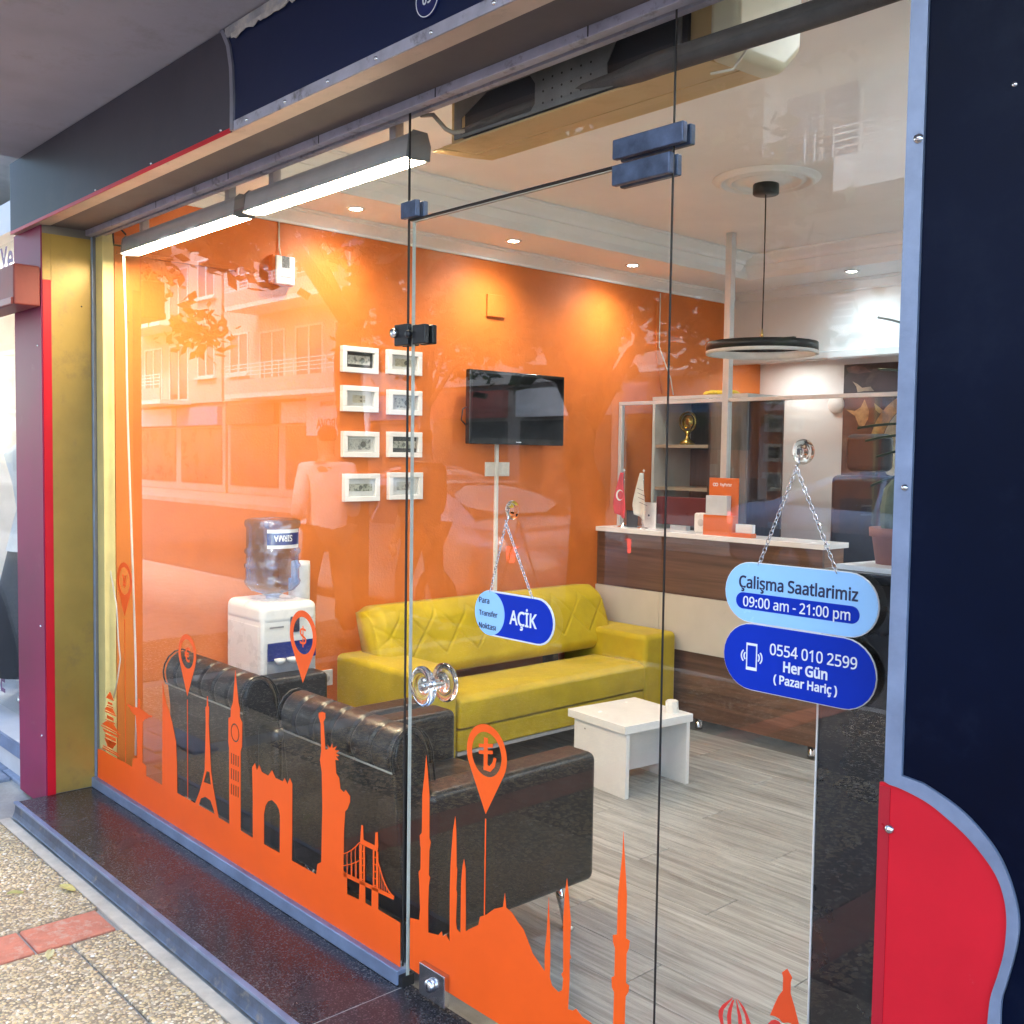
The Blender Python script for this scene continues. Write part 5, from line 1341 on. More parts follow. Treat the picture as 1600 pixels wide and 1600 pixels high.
tag(tube('wall_cable', [(XL + 0.006, 3.66, 2.55), (XL + 0.006, 3.66, 2.2), (XL + 0.01, 3.78, 2.0), (XL + 0.02, 3.80, 1.89)], 0.004, white_cable), 'white cable hanging down the orange wall to the shelf cabinet', 'cable')
tag(tube('wall_cable', [(XL + 0.006, 3.62, 2.50), (XL + 0.008, 3.63, 2.15), (XL + 0.02, 3.68, 1.89)], 0.005, orange_wall), 'orange painted cable beside the white one above the cabinet', 'cable')
# ---- things on the counter
def table_flag(x, y, cloth, label, cres):
    t = thing('table_flag', label, 'flag', (x, y, CTZ), 'small flags standing on the counter')
    lathe('base', [(0.0, 0), (0.036, 0), (0.034, 0.008), (0.010, 0.014), (0.006, 0.03), (0.0, 0.032)], (x, y, CTZ), chrome, t, 'z', 20, cap=False)
    tube('pole', [(x, y, CTZ + 0.02), (x, y, CTZ + 0.345)], 0.0028, chrome, t, 8)
    lathe('finial', [(0.0, 0.0), (0.008, 0.008), (0.0, 0.02)], (x, y, CTZ + 0.345), white_gloss, t, 'z', 10, cap=False)
    f = B()
    def cl(u, v):
        hang = 0.255 * v
        wdt = (0.015 + 0.085 * v ** 0.8) * (1 - 0.35 * max(0, v - 0.75) / 0.25)
        return (x - 0.004 + (u - 0.62) * wdt * 1.25 + 0.0, y - 0.012 - 0.010 * math.sin(u * 7 + v * 2), CTZ + 0.34 - hang - 0.03 * u * v)
    add_grid(f, cl, 14, 14)
    fo = obj('cloth', f, cloth, t, smooth=True)
    md = fo.modifiers.new('thickness', 'SOLIDIFY'); md.thickness = 0.001
    cx, cz = x - 0.010, CTZ + 0.20
    if cres:
        outer_ = [(cx + 0.030 * math.cos(a), cz + 0.034 * math.sin(a)) for a in [0.5 + (2 * PI - 1.0) * k / 20 for k in range(21)]]
        inner_ = [(cx + 0.007 + 0.024 * math.cos(a), cz + 0.028 * math.sin(a)) for a in [2 * PI - 0.62 - (2 * PI - 1.24) * k / 20 for k in range(21)]]
        flat('crescent', [outer_ + inner_], y - 0.026, 0.001, sign_white, t)
    else:
        for k in range(4):
            text('lettering', '—' * (3 + k % 2), 0.022, (x - 0.03 + 0.006 * k, y - 0.026, cz + 0.05 - 0.028 * k), ink, t, bold=0.02, spin=-0.3)
    return t
fx = on((972, 815), 'y', 3.14)[0]; fx2 = on((1001, 816), 'y', 3.14)[0]
table_flag(fx, 3.15, pbr('flag_red', (0.62, 0.012, 0.02), 0.6, 0, 0.08, 12), 'small red flag with white crescent hanging from a chrome stand', True)
table_flag(fx2, 3.16, pbr('flag_white', (0.70, 0.72, 0.70), 0.6, 0, 0.06, 12), 'small white flag with dark print hanging from a chrome stand', False)
def at(px, y): return float(on(px, 'y', y)[0])
bs = thing('brochure_stand', 'white printed card stand behind the white table flag', 'card stand', (at((1014, 800), 3.22), 3.22, CTZ))
x0, x1 = at((1003, 800), 3.22), at((1025, 800), 3.22)
box('card', x0, x1, 3.22, 3.224, CTZ, CTZ + 0.16, white_lam, bs)
box('foot', x0, x1, 3.2245, 3.25, CTZ, CTZ + 0.004, white_lam, bs)
flat('drop_mark', [disc((x0 + x1) / 2, CTZ + 0.08, 0.007, 12)], 3.2195, 0.0006, ink, bs)
text('lettering', '— —', 0.016, ((x0 + x1) / 2, 3.2195, CTZ + 0.06), ink, bs, align='CENTER')
bc_ = thing('small_display', 'small black tilted display card left of the white flag', 'display', (at((987, 805), 3.2), 3.2, CTZ))
box('plate', at((979, 805), 3.2), at((996, 805), 3.2), 3.20, 3.206, CTZ, CTZ + 0.105, black_metal, bc_, bevel=0.001)
box('foot', at((979, 805), 3.2), at((996, 805), 3.2), 3.2065, 3.25, CTZ, CTZ + 0.006, black_metal, bc_)
oh = thing('leaflet_holder', 'orange leaflet holder with white papers on the counter', 'leaflet holder', (at((1126, 820), 3.13), 3.13, CTZ))
orange_pl = pbr('orange_card', (0.68, 0.14, 0.015), 0.35, 0, 0.04, 6)
x0, x1 = at((1103, 800), 3.13), at((1149, 800), 3.13)
box('back_board', x0, x1, 3.155, 3.160, CTZ, CTZ + 0.325, orange_pl, oh, bevel=0.001, seg=1)
box('pocket', x0, x1, 3.105, 3.1545, CTZ, CTZ + 0.115, orange_pl, oh, bevel=0.002)
box('papers', x0 + 0.012, x1 - 0.045, 3.112, 3.150, CTZ + 0.1155, CTZ + 0.225, pbr('paper_stack', (0.62, 0.66, 0.72), 0.7), oh)
text('lettering', 'PayPorter', 0.030, (x0 + 0.075, 3.1545, CTZ + 0.288), sign_white, oh, bold=0.01, width=0.72)
flat('ring_mark', [disc(x0 + 0.036, CTZ + 0.287, 0.010), disc(x0 + 0.036, CTZ + 0.287, 0.006)], 3.1545, 0.0006, sign_white, oh)
flat('ring_mark', [disc(x0 + 0.053, CTZ + 0.287, 0.010), disc(x0 + 0.053, CTZ + 0.287, 0.006)], 3.1538, 0.0006, sign_white, oh)
wbx = thing('desk_speaker', 'small white rounded speaker left of the orange leaflet holder', 'speaker', (at((1095, 815), 3.22), 3.22, CTZ))
box('case', at((1087, 815), 3.22), at((1103, 815), 3.22), 3.20, 3.27, CTZ, CTZ + 0.115, white_gloss, wbx, bevel=0.012, seg=3)
lathe('grille', [(0.022, -0.001), (0.020, -0.002), (0.0, -0.002)], (at((1095, 815), 3.2), 3.2, CTZ + 0.06), pbr('grille_grey', (0.5, 0.5, 0.48), 0.5), wbx, 'y', 18, cap=False)
chd = thing('card_holder', 'orange business card holder with white cards at the counter edge', 'card holder', (at((1162, 830), 3.12), 3.12, CTZ))
x0, x1 = at((1147, 830), 3.12), at((1177, 830), 3.12)
box('tray', x0, x1, 3.10, 3.15, CTZ, CTZ + 0.024, orange_pl, chd, bevel=0.002)
box('cards', x0 + 0.01, x1 - 0.005, 3.12, 3.145, CTZ + 0.0245, CTZ + 0.072, sign_white, chd)
mo = thing('office_monitor', 'dark red backed monitor on the counter behind the screen', 'monitor', (at((1062, 800), 3.27), 3.27, CTZ))
box('back', at((1026, 800), 3.26), at((1104, 800), 3.26), 3.255, 3.282, CTZ + 0.03, CTZ + 0.20, pbr('maroon_plastic', (0.10, 0.02, 0.022), 0.3), mo, bevel=0.006)
box('stand', at((1050, 800), 3.26), at((1075, 800), 3.26), 3.245, 3.285, CTZ, CTZ + 0.0295, pbr('grey_stand', (0.4, 0.42, 0.45), 0.4), mo)
# ---- ring pendant and ceiling rose
rc = on((1190, 547), 'y', 2.46); rx, ry, rz = float(rc[0]), 2.46, float(rc[2])
rose = thing('ceiling_rose', 'round white plaster ceiling rose above the ring lamp', 'ceiling rose', (rx, ry, ZC))
lathe('medallion', [(0.0, -0.022), (0.085, -0.022), (0.095, -0.010), (0.15, -0.008), (0.154, -0.018), (0.166, -0.020), (0.172, -0.008), (0.194, -0.007), (0.198, -0.019), (0.214, -0.023), (0.222, -0.016), (0.226, -0.008), (0.242, -0.007), (0.246, -0.0005)], (rx, ry, ZC), ceil_paint, rose, 'z', 48, cap=False)
lp = thing('ring_pendant', 'black ring pendant lamp with white inner face hanging from the ceiling', 'pendant lamp', (rx, ry, rz))
lathe('canopy', [(0.0, -0.0225), (0.058, -0.0225), (0.060, -0.027), (0.060, -0.066), (0.056, -0.07), (0.0, -0.07)], (rx, ry, ZC), black_metal, lp, 'z', 28, cap=False)
RR = 0.256
lathe('ring', [(RR - 0.008, 0.032), (RR, 0.032), (RR, -0.006), (RR - 0.008, -0.006), (RR - 0.008, 0.032)], (rx, ry, rz), black_metal, lp, 'z', 72, cap=False)
lathe('diffuser', [(RR - 0.0085, -0.0065), (RR + 0.001, -0.0065), (RR + 0.001, -0.022), (RR - 0.010, -0.022), (RR - 0.014, -0.016), (RR - 0.014, 0.012), (RR - 0.0085, 0.014)], (rx, ry, rz), pbr('milky_diffuser', (0.66, 0.66, 0.66), 0.4), lp, 'z', 72, cap=False)
box('driver_arm', rx - 0.10, rx + RR - 0.08, ry - 0.011, ry + 0.011, rz + 0.034, rz + 0.050, black_metal, lp)
box('cross_bar', rx - RR + 0.006, rx + RR - 0.006, ry - 0.006, ry + 0.006, rz + 0.0322, rz + 0.0338, black_metal, lp)
tube('cord', [(rx, ry, rz + 0.05), (rx + 0.002, ry, rz + 0.35), (rx, ry, ZC - 0.07)], 0.003, black_rubber, lp, 6)
lathe('brass_grip', [(0.0, 0), (0.007, 0.0), (0.007, 0.02), (0.003, 0.05), (0.0, 0.05)], (rx, ry, rz + 0.0505), pbr('brass', (0.55, 0.40, 0.14), 0.25, 1.0), lp, 'z', 12, cap=False)
# ---- far wall: mural, round sensor, cables
mu = thing('wall_mural', 'dark antique map mural with golden star shapes on the far wall', 'wall picture', (-1.2, YB, 1.2))
mx0 = at((1317, 650), YB - 0.01)
mural_m = pbr('mural_dark', (0.055, 0.038, 0.036), 0.5, 0, 0.5, 3.5, dirt=((0.17, 0.12, 0.09), 5, 0.55, 0.66))
box('panel', mx0, -0.25, YB - 0.012, YB - 0.0005, 1.02, 2.125, mural_m, mu)
map_gold = pbr('mural_gold', (0.44, 0.32, 0.15), 0.55, 0, 0.35, 14)
map_orange = pbr('mural_orange', (0.55, 0.30, 0.10), 0.55, 0, 0.35, 10)
map_pale = pbr('mural_parchment', (0.50, 0.42, 0.30), 0.55, 0, 0.25, 8)
def M_(pxs): return [G(p, YB - 0.0125) for p in pxs]
YM = YB - 0.0128
flat('golden_star', [M_([(1322, 640), (1336, 642), (1345, 636), (1351, 624), (1358, 642), (1356, 655), (1350, 666), (1342, 665), (1336, 650)])], YM, 0.0006, map_gold, mu)
flat('golden_figure', [M_([(1332, 596), (1340, 600), (1347, 606), (1360, 604), (1366, 611), (1350, 611), (1340, 613), (1338, 604)])], YM, 0.0006, map_pale, mu)
flat('cloud', [M_([(1322, 575), (1338, 571), (1352, 574), (1361, 581), (1340, 584), (1326, 582)])], YM, 0.0006, pbr('mural_rose', (0.16, 0.09, 0.075), 0.5, 0, 0.3, 20), mu)
arc_o = [(1450 + 92 * math.cos(t), 705 + 98 * math.sin(t)) for t in [PI * (1.02 + 0.45 * k / 12) for k in range(13)]]
arc_i = [(1450 + 74 * math.cos(t), 705 + 80 * math.sin(t)) for t in [PI * (1.47 - 0.45 * k / 12) for k in range(13)]]
flat('compass_band', [M_(arc_o + arc_i)], YM, 0.0006, map_orange, mu)
flat('compass_field', [M_([(1450, 705 + 60)] + [(1450 + 73 * math.cos(t), 705 + 79 * math.sin(t)) for t in [PI * (0.85 + 0.60 * k / 12) for k in range(13)]])], YM, 0.0006, map_pale, mu)
flat('small_star', [M_([(1366, 630), (1375, 637), (1384, 645), (1374, 646), (1368, 640)])], YM, 0.0006, map_gold, mu)
x_, z_ = G((1308, 632), YB)
tag(lathe('round_sensor', [(0.062, -0.0005), (0.062, -0.018), (0.054, -0.026), (0.0, -0.028)], (x_, YB, z_), white_gloss, None, 'y', 28, cap=False), 'white round sensor on the far wall left of the mural', 'sensor')
tag(tube('wall_cable', [tuple(on(p, 'y', YB - 0.01)) for p in ((1196, 625), (1200, 660), (1194, 690), (1203, 705), (1198, 730), (1194, 760), (1198, 790))], 0.007, white_cable), 'tangled white cable hanging down the far wall beside the orange strip', 'cable')
tag(obj('cable_adapter', add_box(B(), at((1184, 684), YB) - 0.02, at((1184, 684), YB) + 0.04, YB - 0.03, YB - 0.0005, 1.56, 1.60), white_gloss, bevel=0.004), 'small white adapter on the far wall by the cables', 'adapter')
# ---- black office chair behind the counter
ox, oy = at((1360, 700), 4.1), 4.1
oc = thing('office_chair', 'black office chair with high headrest in front of the mural', 'office chair', (ox, oy, FL))
blk = pbr('black_mesh_fabric', (0.012, 0.014, 0.018), 0.45, 0, 0.2, 30)
box('headrest', ox - 0.145, ox + 0.145, oy - 0.05, oy + 0.03, 1.405, 1.63, blk, oc, bevel=0.04, seg=4)
box('backrest', ox - 0.23, ox + 0.23, oy - 0.06, oy + 0.04, 0.45, 1.38, blk, oc, bevel=0.04, seg=4)
box('neck', ox - 0.05, ox + 0.05, oy - 0.02, oy + 0.01, 1.375, 1.41, black_metal, oc)
box('seat', ox - 0.24, ox + 0.24, oy - 0.02 - 0.50, oy + 0.0, 0.34, 0.44, blk, oc, bevel=0.03, seg=3)
tube('column', [(ox, oy - 0.25, -0.02), (ox, oy - 0.25, 0.345)], 0.03, black_metal, oc)
for k in range(5):
    a = k * 2 * PI / 5
    tube('base_spoke', [(ox, oy - 0.25, 0.0), (ox + 0.28 * math.cos(a), oy - 0.25 + 0.28 * math.sin(a), -0.045)], [0.025, 0.016], black_metal, oc)
    lathe('caster', [(0.0, -0.02), (0.026, -0.018), (0.026, 0.018), (0.0, 0.02)], (ox + 0.28 * math.cos(a), oy - 0.25 + 0.28 * math.sin(a), FL + 0.027), black_rubber, oc, 'x', 12, cap=False)
# ---- black cabinet by the glass with plants
bx0 = G((1280, 1000), 0.09)[0]
bcb = thing('low_black_cabinet', 'gloss black low cabinet standing behind the glass beside the navy panel', 'cabinet', (1.5, 0.3, FL))
bkm = pbr('satin_black_board', (0.010, 0.011, 0.015), 0.28, 0, 0.15, 5)
CBZ = 1.262
box('front_panel', bx0 + 0.004, 1.79, 0.09, 0.108, FL, CBZ - 0.02, bkm, bcb)
box('edge_strip', bx0, bx0 + 0.0035, 0.088, 0.108, FL, CBZ - 0.02, white_lam, bcb)
box('carcass', bx0 + 0.004, 1.79, 0.1085, 0.46, FL, CBZ - 0.02, bkm, bcb)
box('top', bx0 - 0.004, 1.792, 0.08, 0.47, CBZ - 0.0195, CBZ, bkm, bcb, bevel=0.002)
tag(prism('paper_sheet', [(bx0 + 0.02, 0.11), (bx0 + 0.20, 0.10), (bx0 + 0.21, 0.25), (bx0 + 0.04, 0.28)], 'z', CBZ + 0.0006, CBZ + 0.010, sign_white), 'white paper pad lying on the black cabinet', 'paper')
terra = pbr('terracotta', (0.26, 0.10, 0.075), 0.7, 0, 0.1, 14, 0.1, 60)
pcx, pcy = at((1385, 830), 0.20) + 0.02, 0.20
ca = thing('cactus_plant', 'small cactus in a terracotta pot on the black cabinet', 'plant', (pcx, pcy, CBZ))
lathe('pot', [(0.0, 0.0), (0.034, 0.0), (0.044, 0.062), (0.049, 0.063), (0.050, 0.080), (0.043, 0.080), (0.040, 0.068), (0.0, 0.066)], (pcx, pcy, CBZ), terra, ca, 'z', 24, cap=False)
cg = pbr('cactus_green', (0.10, 0.13, 0.09), 0.6, 0, 0.2, 30)
cbm = B(); nn = 20
add_lathe(cbm, [(0.020, 0.066), (0.026, 0.085), (0.027, 0.12), (0.022, 0.155), (0.010, 0.172), (0.0, 0.175)], (pcx, pcy, CBZ), 'z', nn, cap=False)
for v in cbm.verts:
    a = math.atan2(v.co.y - pcy, v.co.x - pcx); r_ = 1 + 0.14 * math.cos(10 * a)
    v.co.x = pcx + (v.co.x - pcx) * r_; v.co.y = pcy + (v.co.y - pcy) * r_
obj('cactus_body', cbm, cg, ca, smooth=True)
# strap-leaved plant behind the pillar
dpx, dpy = 1.52, 0.32
dp = thing('strap_leaf_plant', 'tall plant with long dark green strap leaves behind the navy panel', 'plant', (dpx, dpy, CBZ))
lathe('pot', [(0.0, 0.0), (0.06, 0.0), (0.082, 0.12), (0.088, 0.122), (0.088, 0.14), (0.08, 0.14), (0.075, 0.125), (0.0, 0.12)], (dpx, dpy, CBZ), terra, dp, 'z', 26, cap=False)
lg_ = pbr('leaf_dark_green', (0.030, 0.065, 0.030), 0.35, 0, 0.25, 14)
tips = [((1371, 497), 0.30), ((1372, 578), 0.28), ((1340, 670), 0.26), ((1352, 690), 0.30), ((1370, 715), 0.22), ((1361, 760), 0.20)]
tl = []
for px_, yy in tips:
    q = on(px_, 'y', yy); tl.append(q)
for k in range(8):
    a = -1.2 + k * 0.35
    tl.append(np.array([dpx + 0.30 * math.cos(a) * 0.8, dpy + abs(0.30 * math.sin(a)) + 0.02, CBZ + 0.30 + 0.25 * ((k * 37) % 10) / 10]))
for q in tl:
    s0 = Vector((dpx, dpy, CBZ + 0.12)); e0 = Vector([float(v) for v in q]); mid = (s0 + e0) / 2 + Vector((0, 0, 0.12))
    mid.x = dpx + (e0.x - dpx) * 0.30; mid.z = max(mid.z, s0.z + (e0.z - s0.z) * 0.72 + 0.05)
    bm_ = B()
    def leaf(u, v):
        p = s0 * (1 - u) ** 2 + mid * (2 * u * (1 - u)) + e0 * u ** 2
        d = (mid - s0) * (1 - u) + (e0 - mid) * u
        sd = d.cross(Vector((0, 0, 1)))
        if sd.length < 1e-4: sd = Vector((1, 0, 0))
        sd.normalize()
        w_ = 0.013 * (math.sin(PI * (0.12 + 0.88 * u)) ** 0.6) * (1 if u < 0.97 else 0.25)
        up = sd.cross(d).normalized()
        return p + sd * ((v - 0.5) * 2 * w_) + up * (abs(v - 0.5) * 0.008)
    add_grid(bm_, leaf, 16, 2)
    o = obj('leaf', bm_, lg_, dp, smooth=True)
    md = o.modifiers.new('thickness', 'SOLIDIFY'); md.thickness = 0.0008

# ================================================================== NEXT DOOR AND THE STREET (mostly seen reflected in the glass)
# ---- neighbouring clothes shop, seen past the left pillar
nb = thing('neighbour_shopfront', 'lit display window of the clothes shop left of the plum pillar', 'shop front', (-4.2, 0.2, PAVE))
ston = pbr('pale_stone', (0.62, 0.60, 0.60), 0.5, 0, 0.06, 5)
box('sill', -5.8, -2.61, -0.16, 0.25, PAVE - 0.02, 0.10, ston, nb, bevel=0.004)
box('sill_trim', -5.8, -2.61, -0.175, -0.1605, 0.04, 0.102, alu, nb)
box('glass', -5.75, -2.64, -0.02, -0.012, 0.12, 2.50, glass_mat('neighbour_glass', (0.97, 0.98, 0.98), 0.02, 0.0, gain=0.25), nb)
box('back_wall', -5.8, -2.61, 0.95, 1.0, 0.0, 2.7, pbr('cream_display_wall', (0.74, 0.66, 0.50), 0.7), nb)
box('display_floor', -5.8, -2.61, 0.251, 0.949, 0.0, 0.12, ston, nb)
box('display_ceiling', -5.8, -2.61, -0.02, 0.949, 2.55, 2.70, white_paint, nb)
box('party_wall', -2.60, -2.37, 0.06, 1.0, PAVE, 2.7, white_paint, nb)
box('far_jamb', -6.2, -5.81, -0.2, 1.0, PAVE, 3.0, ston, nb)
box('lit_strip', -5.6, -2.8, 0.30, 0.36, 2.53, 2.5495, emit('neighbour_light', (1.0, 0.88, 0.68), 7.0), nb)
for body, px, sz in (('Yeni', (-8, 412), 0.22), ('A BE', (-20, 1048), 0.20)):
    x, z = G(px, -0.024)
    text('lettering', body, sz, (x + (0.1 if body == 'Yeni' else -0.02), -0.0245, z), pbr('purple_vinyl', (0.12, 0.02, 0.12), 0.4), nb, bold=0.02)
def mannequin(x, y, top_m, low_m, label):
    t = thing('mannequin', label, 'mannequin', (x, y, 0.12), 'mannequins in the neighbouring window')
    z0 = 0.12
    lathe('body', [(0.0, 0.78), (0.06, 0.80), (0.16, 0.86), (0.175, 0.92), (0.13, 1.08), (0.15, 1.22), (0.19, 1.36), (0.10, 1.44), (0.05, 1.48), (0.05, 1.54), (0.085, 1.62), (0.085, 1.70), (0.04, 1.76), (0.0, 1.765)], (x, y, z0 - 0.05), pbr('mannequin_skin', (0.62, 0.52, 0.42), 0.4), t, 'z', 20, cap=False)
    lathe('top', [(0.20, 0.86), (0.145, 1.08), (0.165, 1.22), (0.205, 1.37), (0.12, 1.445)], (x, y, z0 - 0.05), top_m, t, 'z', 20, cap=False)
    lathe('skirt', [(0.33, 0.22), (0.30, 0.4), (0.24, 0.65), (0.18, 0.90)], (x, y, z0 - 0.05), low_m, t, 'z', 20, cap=False)
    lathe('stand', [(0.0, 0), (0.16, 0.0), (0.15, 0.015), (0.015, 0.02), (0.015, 0.8), (0.0, 0.8)], (x, y, z0), steel, t, 'z', 20, cap=False)
    return t
mannequin(-3.55, 0.22, pbr('white_cloth', (0.72, 0.70, 0.66), 0.8), pbr('black_cloth', (0.015, 0.016, 0.02), 0.8), 'mannequin in white top and black skirt next to the plum pillar')
mannequin(-4.15, 0.45, pbr('cream_cloth', (0.66, 0.58, 0.44), 0.8), pbr('denim_cloth', (0.10, 0.16, 0.30), 0.8), 'mannequin in cream top and blue skirt deeper in the clothes window')
# red box sign hung in front of the plum pillar
x1, zb_ = G((42, 477), PY - 0.06); _, zt_ = G((20, 421), PY - 0.06)
rb = thing('red_shutter_box', 'dull red box jutting out at the left edge in front of the plum pillar', 'box', (-2.7, PY - 0.05, zb_))
box('case', -4.6, x1, PY - 0.11, PY - 0.006, zb_, zt_, pbr('dull_red_box', (0.26, 0.045, 0.035), 0.5, 0, 0.12, 5, 0.05, 40), rb, bevel=0.008)
box('lower_lip', -4.6, x1 - 0.01, PY - 0.118, PY - 0.1105, zb_ + 0.002, zb_ + 0.03, pbr('dull_red_lip', (0.34, 0.06, 0.045), 0.4), rb, bevel=0.003)

# ---- houses across the street
shade_glass = pbr('facade_window_glass', (0.10, 0.13, 0.17), 0.08, 0.3, 0.2, 1)
def house(x0, x1, storeys, col, label, balcony_cols, step=2.1, ground=(0.30, 0.28, 0.27), sill_col=(0.72, 0.70, 0.66)):
    m = pbr('plaster_' + str(abs(int(x0 * 10))), col, 0.85, 0, 0.06, 1.2)
    gm = pbr('shop_base_' + str(abs(int(x0 * 10))), ground, 0.7, 0, 0.1, 2)
    trimm = pbr('pale_trim', sill_col, 0.7)
    t = thing('apartment_house', label, 'building', ((x0 + x1) / 2, -17, -0.06), 'houses across the street')
    yf, sh, g = -16.2, 2.95, 3.3
    box('wall', x0, x1, yf - 9, yf, g, g + storeys * sh, m, t)
    box('ground_floor', x0, x1, yf - 9, yf - 0.15, -0.06, g - 0.001, gm, t)
    box('cornice', x0 - 0.1, x1 + 0.1, yf - 9.1, yf + 0.35, g + storeys * sh + 0.001, g + storeys * sh + 0.3, trimm, t)
    n = int((x1 - x0 - 0.8) / step)
    for s in range(storeys):
        z = g + s * sh
        for k in range(n):
            xc = x0 + (x1 - x0) * (k + 0.5) / n
            tall = k in balcony_cols
            w, h, zb = (0.85, 2.2, z + 0.12) if tall else (0.70, 1.45, z + 0.95)
            wf = B(); bezel_ring(wf, xc - w, xc + w, zb, zb + h, 0.07, yf - 0.02, yf + 0.05)
            add_box(wf, xc - 0.04, xc + 0.04, yf - 0.02, yf + 0.045, zb + 0.07, zb + h - 0.07)
            wo_ = obj('window', wf, trimm, t)
            box('glass_pane', xc - w + 0.07, xc + w - 0.07, yf + 0.002, yf + 0.015, zb + 0.07, zb + h - 0.07, shade_glass, wo_)
            if not tall:
                box('sill', xc - w - 0.1, xc + w + 0.1, yf, yf + 0.16, zb - 0.08, zb - 0.001, trimm, wo_)
        if balcony_cols:
            xa = x0 + (x1 - x0) * min(balcony_cols) / n + 0.15; xb = x0 + (x1 - x0) * (max(balcony_cols) + 1) / n - 0.15
            bl = box('balcony', xa, xb, yf + 0.002, yf + 1.25, z - 0.05, z + 0.11, trimm, t)
            box('parapet', xa, xb, yf + 1.20, yf + 1.26, z + 0.1105, z + 0.55, m, bl)
            rb_ = B()
            for q in (0.68, 0.80, 0.92, 1.04):
                add_box(rb_, xa, xb, yf + 1.215, yf + 1.245, z + q, z + q + 0.028)
            for q in range(int((xb - xa) / 0.9) + 2):
                xx = min(xa + q * 0.9, xb - 0.03); add_box(rb_, xx, xx + 0.028, yf + 1.246, yf + 1.262, z + 0.551, z + 1.07)
            obj('railing', rb_, white_paint, bl)
    nsh = max(1, int((x1 - x0) / 3.4))
    for k in range(nsh):
        a = x0 + (x1 - x0) * k / nsh + 0.25; b_ = x0 + (x1 - x0) * (k + 1) / nsh - 0.25
        sw_ = box('shop_window', a, b_, yf - 0.149, yf - 0.12, 0.25, 2.35, pbr('dim_shop_glass', (0.07, 0.075, 0.08), 0.1, 0.2, 0.3, 1.3), t)
        box('sign_band', a, b_, yf - 0.149, yf + 0.05, 2.45, 3.15, pbr('band_%d_%d' % (abs(int(x0)), k), ((0.62, 0.60, 0.60), (0.45, 0.10, 0.08), (0.66, 0.66, 0.70), (0.10, 0.20, 0.36))[(k + abs(int(x0))) % 4], 0.6), t)
    return t
house(-58, -45.2, 5, (0.52, 0.44, 0.36), 'tan house far down the street with plain windows', (1, 2))
house(-45, -33.2, 4, (0.46, 0.42, 0.38), 'cream four-storey house at the far end of the row', (2, 3))
house(-33, -21.2, 5, (0.50, 0.44, 0.41), 'pale pink apartment house with railed balconies across the street', (1, 2, 3))
house(-21, -10.2, 5, (0.54, 0.52, 0.50), 'off-white apartment house with solid balcony fronts across the street', (3, 4))
house(-10, 0.8, 5, (0.72, 0.72, 0.70), 'white apartment house opposite the shop with broad windows', (0, 1))
house(1, 12, 4, (0.58, 0.52, 0.44), 'beige apartment house to the right across the street', (2, 3))
# signboard, reads backwards only in the glass
sbx = -25.3
sgn = thing('street_signboard', 'white shop signboard with dark lettering on the pale pink house', 'signboard', (sbx, -16.1, 2.5))
box('board', sbx - 1.75, sbx + 1.75, -16.14, -16.06, 2.02, 3.36, sign_white, sgn)
text('lettering', 'ÇUKUROVA', 0.52, (sbx, -16.05, 2.40), ink, sgn, face='+y', bold=0.02, align='CENTER')
text('lettering', 'Dr. Yıldız Kazma', 0.30, (sbx, -16.05, 3.05), ink, sgn, face='+y', bold=0.01, align='CENTER')

